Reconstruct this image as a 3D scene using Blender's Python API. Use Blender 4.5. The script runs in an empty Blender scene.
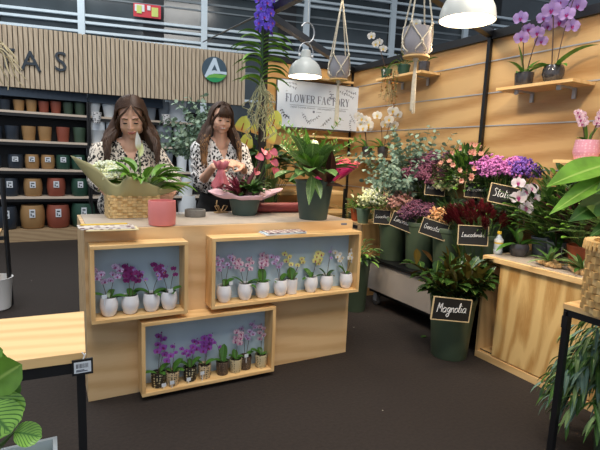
import bpy, bmesh, math, random
from mathutils import Vector, Matrix, Quaternion
PI = math.pi
random.seed(7)
scene = bpy.context.scene
COL = scene.collection
V = Vector

# ------------------------------------------------------------------ camera
# world axes: X runs along the counter front, Y away along the plywood wall, Z up
CAM = V((0, 0, 1.3)); FPX = 468.27; CX, CY = 300.0, 225.0
def _r(x, y):
    return V(((x-CX)/FPX, -(y-CY)/FPX, -1.0)).normalized()
_ax = _r(1170, 192); _ay = _r(45, 147)
_az = _ax.cross(_ay).normalized(); _ay = _az.cross(_ax).normalized()
ROT = Matrix((_ax, _ay, _az))            # world = ROT @ camera space
def ray(x, y): return ROT @ V(((x-CX)/FPX, -(y-CY)/FPX, -1.0))
def atX(px, py, X): d = ray(px, py); return CAM + d*((X-CAM.x)/d.x)
def atY(px, py, Y): d = ray(px, py); return CAM + d*((Y-CAM.y)/d.y)
def atZ(px, py, Z): d = ray(px, py); return CAM + d*((Z-CAM.z)/d.z)
cd = bpy.data.cameras.new('camera'); cam = bpy.data.objects.new('camera', cd); COL.objects.link(cam)
cd.sensor_width = 36; cd.lens = FPX*36/600; cd.clip_end = 100; cd.clip_start = .02
cam.matrix_world = Matrix.Translation(CAM) @ ROT.to_4x4()
scene.camera = cam

# ------------------------------------------------------------------ materials
def _mat(name):
    m = bpy.data.materials.new(name); m.use_nodes = True
    nt = m.node_tree; b = nt.nodes['Principled BSDF']; return m, nt, b
def srgb(r, g, b):
    f = lambda c: (c/255/12.92) if c/255 <= .04045 else ((c/255+.055)/1.055)**2.4
    return (f(r), f(g), f(b), 1)
def setin(b, k, v):
    if k in b.inputs: b.inputs[k].default_value = v
def ramp(nt, stops):
    r = nt.nodes.new('ShaderNodeValToRGB'); e = r.color_ramp.elements
    e[0].position = stops[0][0]; e[0].color = stops[0][1]
    e[1].position = stops[-1][0]; e[1].color = stops[-1][1]
    for p, c in stops[1:-1]:
        n = e.new(p); n.color = c
    return r
def coords(nt, kind='Object', scale=(1,1,1), rot=(0,0,0)):
    t = nt.nodes.new('ShaderNodeTexCoord'); m = nt.nodes.new('ShaderNodeMapping')
    m.inputs['Scale'].default_value = scale; m.inputs['Rotation'].default_value = rot
    nt.links.new(t.outputs[kind], m.inputs['Vector']); return m.outputs['Vector']
def noise(nt, vec, scale, detail=3, rough=.5, dist=0):
    n = nt.nodes.new('ShaderNodeTexNoise'); n.inputs['Scale'].default_value = scale
    n.inputs['Detail'].default_value = detail; n.inputs['Roughness'].default_value = rough
    n.inputs['Distortion'].default_value = dist
    if vec is not None: nt.links.new(vec, n.inputs['Vector'])
    return n
def bump(nt, b, fac, strength=.2, dist=.01):
    u = nt.nodes.new('ShaderNodeBump'); u.inputs['Strength'].default_value = strength; u.inputs['Distance'].default_value = dist
    nt.links.new(fac, u.inputs['Height']); nt.links.new(u.outputs['Normal'], b.inputs['Normal'])
def plain(name, c, rough=.5, var=.12, scale=8, metal=0, bmp=0, spec=None, c2=None):
    m, nt, b = _mat(name)
    b.inputs['Roughness'].default_value = rough; b.inputs['Metallic'].default_value = metal
    if spec is not None: setin(b, 'Specular IOR Level', spec)
    n = noise(nt, coords(nt), scale, 4)
    lo = tuple(x*(1-var) for x in c[:3])+(1,); hi = c2 or tuple(min(1, x*(1+var)) for x in c[:3])+(1,)
    r = ramp(nt, [(.3, lo), (.7, hi)])
    nt.links.new(n.outputs['Fac'], r.inputs['Fac']); nt.links.new(r.outputs['Color'], b.inputs['Base Color'])
    if bmp: bump(nt, b, n.outputs['Fac'], bmp)
    return m
def wood(name, light, dark, axis='X', scale=1.0, contrast=1, rough=.5, knots=False, dist=5, bands=5):
    """pine or plywood: bands warped by noise, stretched along the grain axis"""
    m, nt, b = _mat(name); b.inputs['Roughness'].default_value = rough
    s = [scale]*3; i = 'XYZ'.index(axis); s[i] = scale*.16
    vec = coords(nt, 'Object', s)
    w = nt.nodes.new('ShaderNodeTexWave'); w.wave_type = 'BANDS'; w.bands_direction = 'DIAGONAL'
    w.inputs['Scale'].default_value = bands; w.inputs['Distortion'].default_value = dist
    w.inputs['Detail'].default_value = 2.5; w.inputs['Detail Scale'].default_value = .9
    nt.links.new(vec, w.inputs['Vector'])
    n = noise(nt, vec, 2.2, 5, .6)
    n2 = noise(nt, coords(nt, 'Object', [q*(.12 if j == i else 1)*14 for j, q in enumerate([scale]*3)]), 4, 3)
    mx = nt.nodes.new('ShaderNodeMix'); mx.data_type = 'FLOAT'; mx.inputs[0].default_value = .55
    nt.links.new(w.outputs['Fac'], mx.inputs[2]); nt.links.new(n.outputs['Fac'], mx.inputs[3])
    mx2 = nt.nodes.new('ShaderNodeMix'); mx2.data_type = 'FLOAT'; mx2.inputs[0].default_value = .2
    nt.links.new(mx.outputs[0], mx2.inputs[2]); nt.links.new(n2.outputs['Fac'], mx2.inputs[3])
    mid = tuple((a+c)/2 for a, c in zip(light, dark))
    r = ramp(nt, [(.22, dark), (.42, mid), (.62, light)])
    nt.links.new(mx2.outputs[0], r.inputs['Fac']); nt.links.new(r.outputs['Color'], b.inputs['Base Color'])
    return m
def leafmat(name, c, vein, rough=.38, under=None, var=.25, stripes=None, trans=.12):
    """leaf with a pale midrib, mottled colour, optional stripes and a different underside"""
    m, nt, b = _mat(name); b.inputs['Roughness'].default_value = rough
    uv = nt.nodes.new('ShaderNodeTexCoord'); sx = nt.nodes.new('ShaderNodeSeparateXYZ'); nt.links.new(uv.outputs['UV'], sx.inputs[0])
    su = nt.nodes.new('ShaderNodeMath'); su.operation = 'SUBTRACT'; su.inputs[1].default_value = .5; nt.links.new(sx.outputs[0], su.inputs[0])
    ab = nt.nodes.new('ShaderNodeMath'); ab.operation = 'ABSOLUTE'; nt.links.new(su.outputs[0], ab.inputs[0])
    n = noise(nt, coords(nt), 14, 3)
    lo = tuple(x*(1-var) for x in c[:3])+(1,); hi = tuple(min(1, x*(1+var)) for x in c[:3])+(1,)
    r = ramp(nt, [(.35, lo), (.65, hi)]); nt.links.new(n.outputs['Fac'], r.inputs['Fac'])
    if stripes:
        # side stripes running outward and forward from the midrib
        ad = nt.nodes.new('ShaderNodeMath'); ad.operation = 'MULTIPLY_ADD'; ad.inputs[1].default_value = -1.1
        nt.links.new(ab.outputs[0], ad.inputs[0]); nt.links.new(sx.outputs[1], ad.inputs[2])
        mu = nt.nodes.new('ShaderNodeMath'); mu.operation = 'MULTIPLY'; mu.inputs[1].default_value = stripes*2*PI; nt.links.new(ad.outputs[0], mu.inputs[0])
        si = nt.nodes.new('ShaderNodeMath'); si.operation = 'SINE'; nt.links.new(mu.outputs[0], si.inputs[0])
        rr = ramp(nt, [(.35, (0,0,0,1)), (.9, (1,1,1,1))]); nt.links.new(si.outputs[0], rr.inputs['Fac'])
        ms = nt.nodes.new('ShaderNodeMix'); ms.data_type = 'RGBA'; nt.links.new(rr.outputs['Color'], ms.inputs[0])
        nt.links.new(r.outputs['Color'], ms.inputs[6]); ms.inputs[7].default_value = vein; base = ms.outputs[2]
    else: base = r.outputs['Color']
    vr = ramp(nt, [(.015, (1,1,1,1)), (.06, (0,0,0,1))]); nt.links.new(ab.outputs[0], vr.inputs['Fac'])
    mv = nt.nodes.new('ShaderNodeMix'); mv.data_type = 'RGBA'; nt.links.new(vr.outputs['Color'], mv.inputs[0])
    nt.links.new(base, mv.inputs[6]); mv.inputs[7].default_value = vein; col = mv.outputs[2]
    if under:
        g = nt.nodes.new('ShaderNodeNewGeometry'); mb_ = nt.nodes.new('ShaderNodeMix'); mb_.data_type = 'RGBA'
        nt.links.new(g.outputs['Backfacing'], mb_.inputs[0]); nt.links.new(col, mb_.inputs[6]); mb_.inputs[7].default_value = under; col = mb_.outputs[2]
    nt.links.new(col, b.inputs['Base Color'])
    if trans:
        tr = nt.nodes.new('ShaderNodeBsdfTranslucent'); nt.links.new(col, tr.inputs['Color'])
        ms = nt.nodes.new('ShaderNodeMixShader'); ms.inputs[0].default_value = trans
        nt.links.new(b.outputs[0], ms.inputs[1]); nt.links.new(tr.outputs[0], ms.inputs[2])
        nt.links.new(ms.outputs[0], nt.nodes['Material Output'].inputs['Surface'])
    return m
def petalmat(name, edge, centre, rough=.5, spots=None, trans=.3):
    """petal: colour runs from the throat (uv y = 0) to the edge, optional spots"""
    m, nt, b = _mat(name); b.inputs['Roughness'].default_value = rough
    uv = nt.nodes.new('ShaderNodeTexCoord'); sx = nt.nodes.new('ShaderNodeSeparateXYZ'); nt.links.new(uv.outputs['UV'], sx.inputs[0])
    r = ramp(nt, [(.04, centre), (.34, edge)]); nt.links.new(sx.outputs[1], r.inputs['Fac']); col = r.outputs['Color']
    if spots:
        n = noise(nt, coords(nt), spots[1], 1); rr = ramp(nt, [(.56, (0,0,0,1)), (.6, (1,1,1,1))]); nt.links.new(n.outputs['Fac'], rr.inputs['Fac'])
        ms = nt.nodes.new('ShaderNodeMix'); ms.data_type = 'RGBA'; nt.links.new(rr.outputs['Color'], ms.inputs[0])
        nt.links.new(col, ms.inputs[6]); ms.inputs[7].default_value = spots[0]; col = ms.outputs[2]
    nt.links.new(col, b.inputs['Base Color'])
    tr = nt.nodes.new('ShaderNodeBsdfTranslucent'); nt.links.new(col, tr.inputs['Color'])
    ms = nt.nodes.new('ShaderNodeMixShader'); ms.inputs[0].default_value = trans
    nt.links.new(b.outputs[0], ms.inputs[1]); nt.links.new(tr.outputs[0], ms.inputs[2])
    nt.links.new(ms.outputs[0], nt.nodes['Material Output'].inputs['Surface'])
    return m
def pattern(name, base, ink, scale, thr=.5, kind='voronoi', rough=.5, stretch=(1,1,1)):
    """printed pattern of blotches (leopard print, mosaic pots, lattice)"""
    m, nt, b = _mat(name); b.inputs['Roughness'].default_value = rough
    vec = coords(nt, 'Object', stretch)
    if kind == 'leopard':
        v = nt.nodes.new('ShaderNodeTexVoronoi'); v.inputs['Scale'].default_value = scale; v.inputs['Randomness'].default_value = .9
        nd = noise(nt, vec, scale*1.2, 2); mxv = nt.nodes.new('ShaderNodeMix'); mxv.data_type = 'VECTOR'; mxv.inputs[0].default_value = .03
        nt.links.new(vec, mxv.inputs[4]); nt.links.new(nd.outputs['Color'], mxv.inputs[5]); nt.links.new(mxv.outputs[1], v.inputs['Vector'])
        r = ramp(nt, [(thr, ink), (thr+.05, base)]); nt.links.new(v.outputs['Distance'], r.inputs['Fac'])
    elif kind == 'edge':
        v = nt.nodes.new('ShaderNodeTexVoronoi'); v.feature = 'DISTANCE_TO_EDGE'; v.inputs['Scale'].default_value = scale; nt.links.new(vec, v.inputs['Vector'])
        r = ramp(nt, [(thr, ink), (thr+.04, base)]); nt.links.new(v.outputs['Distance'], r.inputs['Fac'])
    else:
        v = nt.nodes.new('ShaderNodeTexVoronoi'); v.inputs['Scale'].default_value = scale; v.inputs['Randomness'].default_value = .35; nt.links.new(vec, v.inputs['Vector'])
        r = ramp(nt, [(thr, ink), (thr+.06, base)]); nt.links.new(v.outputs['Distance'], r.inputs['Fac'])
    nt.links.new(r.outputs['Color'], b.inputs['Base Color']); return m
def emit(name, c, s):
    m, nt, b = _mat(name); b.inputs['Base Color'].default_value = c
    b.inputs['Emission Color'].default_value = c; b.inputs['Emission Strength'].default_value = s; return m

M = {}
M['ply'] = wood('plywood', srgb(222,188,140), srgb(202,162,112), 'X', 2.2, bands=2.5, dist=6)
M['ply_v'] = wood('plywood_upright_grain', srgb(230,194,130), srgb(178,126,62), 'Z', 3.4, bands=1.5, dist=13, rough=.45)
M['pine'] = wood('pine_board', srgb(232,194,136), srgb(214,170,110), 'X', 3, bands=3, dist=3)
M['pine_y'] = wood('pine_board_deep', srgb(232,194,136), srgb(214,170,110), 'Y', 3, bands=3, dist=3)
M['pine_z'] = wood('pine_board_upright', srgb(228,188,130), srgb(208,164,106), 'Z', 3, bands=3, dist=3)
M['wallply'] = wood('wall_plywood', srgb(198,162,112), srgb(158,116,68), 'Y', 1.5, bands=2.2, dist=6, rough=.4)
M['backply'] = wood('back_wall_plywood', srgb(196,156,100), srgb(168,126,74), 'X', 1.5, bands=2.2, dist=6, rough=.45)
M['oak'] = wood('pale_oak_slat', srgb(196,178,152), srgb(176,156,130), 'Z', 6, bands=2)
M['oakb'] = wood('pale_oak_board', srgb(176,150,116), srgb(150,124,92), 'X', 4, bands=3)
M['shelfw'] = plain('pale_shelf_board', srgb(206,190,172), .5, .05)
M['top'] = plain('grey_worktop', srgb(186,172,156), .45, .06, 20)
M['floor'] = plain('dark_carpet', srgb(39,31,26), .95, .25, 60, bmp=.3)
_m = M['floor']; _nt = _m.node_tree; _b = _nt.nodes['Principled BSDF']; _src = _b.inputs['Base Color'].links[0].from_socket
_v = _nt.nodes.new('ShaderNodeTexVoronoi'); _v.inputs['Scale'].default_value = 5.5; _nt.links.new(coords(_nt), _v.inputs['Vector'])
_r = ramp(_nt, [(.016, (1,1,1,1)), (.024, (0,0,0,1))]); _nt.links.new(_v.outputs['Distance'], _r.inputs['Fac'])
_x = _nt.nodes.new('ShaderNodeMix'); _x.data_type = 'RGBA'; _nt.links.new(_r.outputs['Color'], _x.inputs[0]); _nt.links.new(_src, _x.inputs[6]); _x.inputs[7].default_value = srgb(190,182,170)
_nt.links.new(_x.outputs[2], _b.inputs['Base Color'])
M['black'] = plain('black_metal', srgb(20,20,22), .4, .1)
M['blacks'] = plain('black_satin_post', srgb(16,15,15), .25, .1)
M['navy'] = plain('navy_panel', srgb(44,62,80), .5, .08)
M['navyd'] = plain('navy_letter', srgb(38,50,62), .5, .08)
M['dark'] = plain('near_black_panel', srgb(22,24,28), .6, .1)
M['bluegrey'] = plain('blue_grey_lining', srgb(176,196,208), .7, .06, 5)
M['whiteceramic'] = plain('white_ceramic', srgb(236,234,236), .18, .02)
M['white'] = plain('white_paint', srgb(228,228,228), .5, .02)
M['mull'] = plain('white_aluminium', srgb(214,226,232), .4, .03)
M['glass_dark'] = plain('dark_hall_glazing', srgb(66,74,78), .12, .25, 1.2)
M['hallbar'] = plain('hall_grey_steel', srgb(120,128,132), .5, .1)
M['steel'] = plain('seam_aluminium', srgb(176,178,182), .35, .05, metal=.4)
M['soil'] = plain('dark_bark_mix', srgb(50,34,24), .9, .4, 80, bmp=.5)
M['bucket'] = plain('dark_green_plastic', srgb(80,96,76), .38, .05)
M['planter_green'] = plain('matt_grey_green_plastic', srgb(66,84,78), .5, .06)
M['pinkpot'] = plain('coral_pink_ceramic', srgb(216,128,124), .45, .04)
M['terracotta'] = plain('terracotta', srgb(172,86,52), .6, .08)
M['sage'] = plain('sage_ceramic', srgb(130,158,140), .35, .05)
M['lampwhite'] = plain('pale_grey_enamel', srgb(206,210,206), .35, .02)
M['bulb'] = emit('warm_lamp_diffuser', srgb(255,226,190), 14)
M['rope'] = plain('cream_cotton_cord', srgb(222,210,186), .8, .1, 90, bmp=.3)
M['potgrey'] = plain('cool_grey_ceramic', srgb(164,160,164), .3, .04)
M['smoke'] = plain('smoked_glass_ceramic', srgb(62,60,64), .12, .3, 25, spec=.8)
M['board'] = plain('sign_white_board', srgb(214,222,232), .35, .03)
M['ink'] = plain('slate_blue_ink', srgb(112,118,134), .5, .1)
M['inkd'] = plain('dark_ink', srgb(54,56,68), .5, .1)
M['chalkboard'] = plain('blackboard', srgb(24,23,23), .6, .1)
M['signwood'] = plain('pale_wood_frame', srgb(214,190,146), .6, .08)
M['chalk'] = plain('chalk', srgb(226,226,226), .9, .05)
M['paper'] = plain('white_paper', srgb(226,224,222), .6, .03)
M['cream'] = plain('cream_paper', srgb(222,206,160), .6, .04)
M['magcover'] = pattern('printed_magazine_cover', srgb(222,214,206), srgb(128,96,104), 28, .42, rough=.35)
M['kraftgreen'] = plain('olive_wrapping_paper', srgb(170,164,118), .6, .05, 10)
M['pinkpaper'] = plain('pale_pink_tissue', srgb(214,176,184), .6, .05, 10)
M['rosepaper'] = plain('rose_wrapping_paper', srgb(190,104,112), .55, .1, 20)
M['rollred'] = plain('burgundy_paper_roll', srgb(142,62,62), .55, .06)
M['concrete'] = plain('grey_concrete', srgb(128,124,118), .8, .12, 60)
M['kraft'] = plain('kraft_paper', srgb(200,164,114), .7, .06)
M['wicker'] = plain('woven_natural_strip', srgb(226,194,136), .5, .12, 40, bmp=.2)
M['wickerd'] = plain('woven_honey_strip', srgb(206,168,108), .5, .12, 40, bmp=.2)
M['stem'] = plain('green_stem', srgb(84,110,52), .5, .2)
M['spike'] = plain('dark_flower_spike', srgb(76,54,40), .5, .2)
M['root'] = plain('pale_aerial_root', srgb(150,150,116), .8, .25, 30)
M['twig'] = plain('bleached_twig', srgb(190,176,140), .8, .15, 30)
G1 = leafmat('leaf_mid_green', srgb(70,108,44), srgb(120,150,80)); M['leaf'] = G1
M['leaf_dark'] = leafmat('leaf_dark_green', srgb(40,74,34), srgb(80,112,60))
M['leaf_bright'] = leafmat('leaf_bright_green', srgb(104,148,52), srgb(150,182,90))
M['orchidleaf'] = leafmat('orchid_leaf', srgb(76,124,46), srgb(90,134,62), rough=.3)
M['euc'] = leafmat('eucalyptus_leaf', srgb(140,162,140), srgb(166,182,160), rough=.7, var=.3)
M['euc_dark'] = leafmat('eucalyptus_dark_leaf', srgb(104,134,116), srgb(140,156,134), rough=.7, var=.3)
M['willow'] = leafmat('willow_eucalyptus_leaf', srgb(120,146,88), srgb(160,176,120), rough=.6, var=.35)
M['magnolia'] = leafmat('magnolia_leaf', srgb(44,70,28), srgb(120,138,70), rough=.22, under=srgb(112,92,40), trans=0)
M['striped'] = leafmat('striped_leaf', srgb(70,112,50), srgb(160,188,120), stripes=9)
M['striped2'] = leafmat('prayer_plant_leaf', srgb(130,176,76), srgb(66,112,44), stripes=7, rough=.3)
M['burgleaf'] = leafmat('burgundy_leaf', srgb(96,38,44), srgb(150,60,74))
M['darkburg'] = leafmat('dark_maroon_leaf', srgb(62,30,32), srgb(92,44,44), rough=.3)
M['pinkleaf'] = leafmat('pink_edged_leaf', srgb(116,40,58), srgb(206,110,136))
M['fern'] = leafmat('fern_frond', srgb(134,176,76), srgb(140,176,90))
M['brownleaf'] = leafmat('brown_leaf_back', srgb(162,108,54), srgb(190,140,80), trans=0)
M['p_white'] = petalmat('white_petal', srgb(236,234,230), srgb(222,214,150))
M['p_lilac'] = petalmat('lilac_petal', srgb(200,168,230), srgb(172,130,214))
M['p_lip'] = petalmat('magenta_lip', srgb(150,30,110), srgb(190,80,60))
M['p_yellowlip'] = petalmat('yellow_lip', srgb(230,190,60), srgb(190,90,40))
M['p_pale'] = petalmat('pale_lilac_petal', srgb(220,206,238), srgb(176,132,200), spots=(srgb(180,120,178), 160))
M['p_magenta'] = petalmat('magenta_petal', srgb(144,54,126), srgb(96,22,76))
M['p_purple'] = petalmat('purple_petal', srgb(176,100,200), srgb(120,30,130))
M['p_pink'] = petalmat('pink_petal', srgb(236,212,224), srgb(206,130,168), spots=(srgb(204,130,170), 170))
M['p_yellow'] = petalmat('yellow_petal', srgb(232,226,150), srgb(190,180,60))
M['p_whitepink'] = petalmat('white_petal_magenta_centre', srgb(240,230,238), srgb(196,110,160))
M['p_vanda'] = petalmat('violet_petal', srgb(96,70,206), srgb(70,40,160), spots=(srgb(120,96,226), 120))
M['spathe'] = petalmat('lime_spathe', srgb(216,220,104), srgb(222,170,96), trans=.15)
M['spathe_pink'] = petalmat('pink_spathe', srgb(206,90,110), srgb(180,60,90), trans=.15)
M['cream_fl'] = plain('cream_floret', srgb(236,238,186), .7, .15, 40)
M['white_fl'] = plain('white_floret', srgb(226,230,206), .7, .12, 40)
M['pink_fl'] = plain('dusty_pink_floret', srgb(214,160,146), .7, .15, 40)
M['coral_fl'] = plain('coral_pink_floret', srgb(226,120,120), .7, .15, 40)
M['salmon'] = petalmat('salmon_petal', srgb(230,176,158), srgb(218,140,118))
M['mauve_fl'] = plain('dusty_mauve_floret', srgb(140,82,104), .8, .3, 50)
M['plum_fl'] = plain('plum_floret', srgb(116,74,98), .8, .3, 50)
M['orchid_fl'] = plain('bright_mauve_floret', srgb(196,116,182), .8, .22, 50)
M['violet_fl'] = plain('violet_floret', srgb(120,80,170), .8, .25, 50)
M['peach_fl'] = plain('peach_floret', srgb(222,168,116), .7, .15, 40)
M['leuca'] = leafmat('leucadendron_bract', srgb(98,26,34), srgb(130,40,44), rough=.4)
M['skin'] = plain('warm_skin', srgb(234,184,156), .5, .04, 6)
M['skin2'] = plain('tanned_skin', srgb(232,180,152), .5, .04, 6)
M['hair'] = plain('dark_brown_hair', srgb(72,48,32), .6, .35, 30)
M['hair2'] = plain('chestnut_hair', srgb(66,44,30), .6, .35, 30)
M['hairtip'] = plain('honey_brown_hair_ends', srgb(140,102,64), .6, .4, 30)
M['leo'] = pattern('leopard_print_fabric', srgb(228,216,200), srgb(24,20,20), 60, .44, 'leopard', .8, (1,1,.75))
M['leo2'] = pattern('white_leopard_print_fabric', srgb(232,230,228), srgb(18,17,18), 54, .43, 'leopard', .8, (1,1,.75))
M['trousers'] = plain('black_trousers', srgb(18,18,20), .85, .1)
M['eye'] = plain('dark_eye', srgb(24,16,12), .2, .05)
M['lip'] = plain('rose_lips', srgb(168,84,80), .4, .05)
M['teeth'] = plain('teeth', srgb(230,224,214), .3, .02)
M['plastic_clear'] = plain('clear_water_bottle', srgb(186,196,204), .08, .1, 30)
M['yellowcap'] = plain('yellow_plastic', srgb(226,190,60), .4, .03)
M['tagpaper'] = plain('white_tag', srgb(216,222,228), .5, .02)
M['pot_tan'] = plain('tan_pot', srgb(160,124,80), .55, .05)
M['pot_rust'] = plain('rust_pot', srgb(142,74,56), .55, .05)
M['pot_green'] = plain('forest_green_pot', srgb(36,72,58), .5, .05)
M['pot_olive'] = plain('muted_green_pot', srgb(62,82,66), .5, .05)
M['pot_navy'] = plain('midnight_blue_pot', srgb(38,48,60), .5, .05)
M['pot_white'] = plain('pale_blue_white_pot', srgb(230,238,244), .5, .03)
M['pot_grey'] = plain('blue_grey_pot', srgb(136,146,156), .5, .04)
M['zebra'] = pattern('zebra_print_pot', srgb(222,222,222), srgb(30,30,34), 40, .35)
M['mosaic1'] = pattern('black_cream_mosaic', srgb(36,34,30), srgb(206,198,160), 75, .32)
M['mosaic2'] = pattern('cream_black_mosaic', srgb(206,184,146), srgb(34,30,28), 80, .3)
M['mosaic3'] = pattern('cream_lattice', srgb(204,190,152), srgb(70,58,44), 95, .28)
M['mosaic4'] = pattern('brown_lattice', srgb(74,60,52), srgb(134,118,98), 110, .3)
M['pinkdiamond'] = pattern('pink_faceted_ceramic', srgb(214,150,170), srgb(226,180,196), 60, .3, rough=.3)
M['lightbluebox'] = plain('pale_blue_white_crate', srgb(206,218,224), .5, .03)
M['red'] = plain('red_notice', srgb(206,44,60), .5, .05)
M['lime'] = plain('lime_notice', srgb(204,214,110), .5, .05)
M['logo_navy'] = plain('logo_slate', srgb(60,84,100), .5, .03)
M['logo_white'] = plain('logo_pale_blue', srgb(206,224,238), .5, .02)
M['logo_lime'] = plain('logo_lime_green', srgb(112,182,76), .5, .03)
M['logo_green'] = plain('logo_green', srgb(28,152,92), .5, .03)
M['trolley'] = plain('trolley_grey_panel', srgb(170,160,150), .6, .05)
M['rubber'] = plain('grey_rubber', srgb(90,88,86), .7, .1)
M['lanyard'] = plain('lilac_lanyard', srgb(170,130,160), .7, .1)
M['ceiling'] = plain('dark_hall_ceiling', srgb(60,62,64), .9, .1, 2)

# ------------------------------------------------------------------ mesh builder
class MB:
    def __init__(s): s.v = []; s.f = []; s.mi = []; s.uv = []
    def add(s, vs, fs, mi=0, uvs=None):
        o = len(s.v); s.v += [tuple(p) for p in vs]
        s.uv += (uvs if uvs else [(0, 0)]*len(vs))
        for f in fs: s.f.append(tuple(i+o for i in f)); s.mi.append(mi)
        return s
    def box(s, x0, x1, y0, y1, z0, z1, mi=0):
        vs = [(x, y, z) for z in (z0, z1) for y in (y0, y1) for x in (x0, x1)]
        return s.add(vs, [(0,2,3,1), (4,5,7,6), (0,1,5,4), (2,6,7,3), (0,4,6,2), (1,3,7,5)], mi)
    def obox(s, c, size, R, mi=0):
        h = [q/2 for q in size]
        vs = [V(c) + R @ V((x, y, z)) for z in (-h[2], h[2]) for y in (-h[1], h[1]) for x in (-h[0], h[0])]
        return s.add(vs, [(0,2,3,1), (4,5,7,6), (0,1,5,4), (2,6,7,3), (0,4,6,2), (1,3,7,5)], mi)
    def lathe(s, prof, seg=24, c=(0,0,0), mi=0, R=None, sx=1, sy=1, caps=True):
        vs = []; fs = []; c = V(c)
        for r, z in prof:
            for k in range(seg):
                a = 2*PI*k/seg; p = V((r*math.cos(a)*sx, r*math.sin(a)*sy, z))
                vs.append(c + (R @ p if R else p))
        n = len(prof)
        for i in range(n-1):
            for k in range(seg):
                k2 = (k+1) % seg; fs.append((i*seg+k, i*seg+k2, (i+1)*seg+k2, (i+1)*seg+k))
        if caps and prof[0][0] > 1e-5: fs.append(tuple(range(seg-1, -1, -1)))
        if caps and prof[-1][0] > 1e-5: fs.append(tuple((n-1)*seg+k for k in range(seg)))
        return s.add(vs, fs, mi)
    def tube(s, pts, r, seg=6, mi=0, flat=1.0):
        pts = [V(p) for p in pts]; n = len(pts)
        if n < 2: return s
        rs = r if isinstance(r, (list, tuple)) else [r]*n
        vs = []; fs = []; ref = None
        for i in range(n):
            t = (pts[min(i+1, n-1)] - pts[max(i-1, 0)])
            t = t.normalized() if t.length > 1e-9 else V((0,0,1))
            if ref is None:
                ref = t.cross(V((0,0,1)) if abs(t.z) < .9 else V((1,0,0))).normalized()
            ref = (ref - t*ref.dot(t)); ref = ref.normalized() if ref.length > 1e-6 else t.orthogonal().normalized()
            b = t.cross(ref)
            for k in range(seg):
                a = 2*PI*k/seg; vs.append(pts[i] + ref*math.cos(a)*rs[i] + b*math.sin(a)*rs[i]*flat)
        for i in range(n-1):
            for k in range(seg):
                k2 = (k+1) % seg; fs.append((i*seg+k, i*seg+k2, (i+1)*seg+k2, (i+1)*seg+k))
        fs.append(tuple(range(seg-1, -1, -1))); fs.append(tuple((n-1)*seg+k for k in range(seg)))
        return s.add(vs, fs, mi)
    def ball(s, c, r, mi=0, seg=8, rings=5, R=None):
        if not isinstance(r, (tuple, list)): r = (r, r, r)
        c = V(c); vs = []; fs = []
        vs.append(c + (R @ V((0,0,r[2])) if R else V((0,0,r[2]))))
        for i in range(1, rings):
            t = PI*i/rings
            for k in range(seg):
                a = 2*PI*k/seg; p = V((r[0]*math.sin(t)*math.cos(a), r[1]*math.sin(t)*math.sin(a), r[2]*math.cos(t)))
                vs.append(c + (R @ p if R else p))
        vs.append(c + (R @ V((0,0,-r[2])) if R else V((0,0,-r[2])))); last = len(vs)-1
        for k in range(seg): fs.append((0, 1+k, 1+(k+1) % seg))
        for i in range(rings-2):
            for k in range(seg):
                k2 = (k+1) % seg; a = 1+i*seg; b = a+seg; fs.append((a+k, b+k, b+k2, a+k2))
        a = 1+(rings-2)*seg
        for k in range(seg): fs.append((a+k, last, a+(k+1) % seg))
        return s.add(vs, fs, mi)
    def floret(s, c, r, mi=0):
        """tiny octahedral blossom, randomly turned"""
        c = V(c); q = Quaternion((random.random()-.5, random.random()-.5, random.random()-.5, random.random()-.5)).normalized()
        vs = [c + q @ (V(d)*r*random.uniform(.7, 1.2)) for d in ((1,0,0), (-1,0,0), (0,1,0), (0,-1,0), (0,0,1), (0,0,-1))]
        return s.add(vs, [(0,2,4), (2,1,4), (1,3,4), (3,0,4), (2,0,5), (1,2,5), (3,1,5), (0,3,5)], mi)
    def leaf(s, p0, d, L, W, droop=.5, fold=.18, n=6, shape='lance', mi=0, up=None, twist=0, nx=2, wavy=0):
        d = V(d).normalized(); up = V(up) if up else V((0,0,1))
        side = d.cross(up)
        if side.length < .05: side = d.cross(V((random.random()-.5, random.random()-.5, .01)))
        side.normalize()
        if twist: side = Quaternion(d, twist) @ side
        p = V(p0); vs = []; uvs = []; fs = []
        for i in range(n+1):
            t = i/n
            if shape == 'lance': w = math.sin(PI*min(1, t**.72*.98+.02))**.9
            elif shape == 'oval': w = math.sqrt(max(0, 1-(2*t-1)**2))*(.95+.1*t)
            elif shape == 'strap': w = min(1, t*5+.25)*min(1, (1-t)*2.6)**.7
            elif shape == 'obov': w = math.sin(PI*min(1, t**1.35*.97+.03))**.85
            elif shape == 'heart': w = math.sqrt(max(0, 1-(t*1.02-.02)**2.0))*(1 if t > .08 else .7)
            else: w = math.sin(PI*t)
            w *= W/2
            if i == n: w = max(w*0, W*.01)
            nrm = side.cross(d).normalized()
            for j in range(nx+1):
                u = j/nx*2-1
                off = nrm*abs(u)*w*fold*2
                if wavy: off += nrm*math.sin(t*9+u*2)*w*wavy*abs(u)
                vs.append(p + side*u*w + off); uvs.append((j/nx, t))
            if i < n:
                p = p + d*(L/n); d = (d + V((0, 0, -droop/n))).normalized()
                side = (side - d*side.dot(d)).normalized()
        m = nx+1
        for i in range(n):
            for j in range(nx):
                a = i*m+j; fs.append((a, a+1, a+1+m, a+m))
        return s.add(vs, fs, mi, uvs)
    def poly(s, pts, th, R, c, mi=0):
        """flat outline (x,y) extruded by th along local z, placed by R and c"""
        n = len(pts); vs = [V(c)+R @ V((x, y, 0)) for x, y in pts]+[V(c)+R @ V((x, y, th)) for x, y in pts]
        fs = [tuple(range(n-1, -1, -1)), tuple(range(n, 2*n))]+[(i, (i+1) % n, n+(i+1) % n, n+i) for i in range(n)]
        return s.add(vs, fs, mi)
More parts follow.
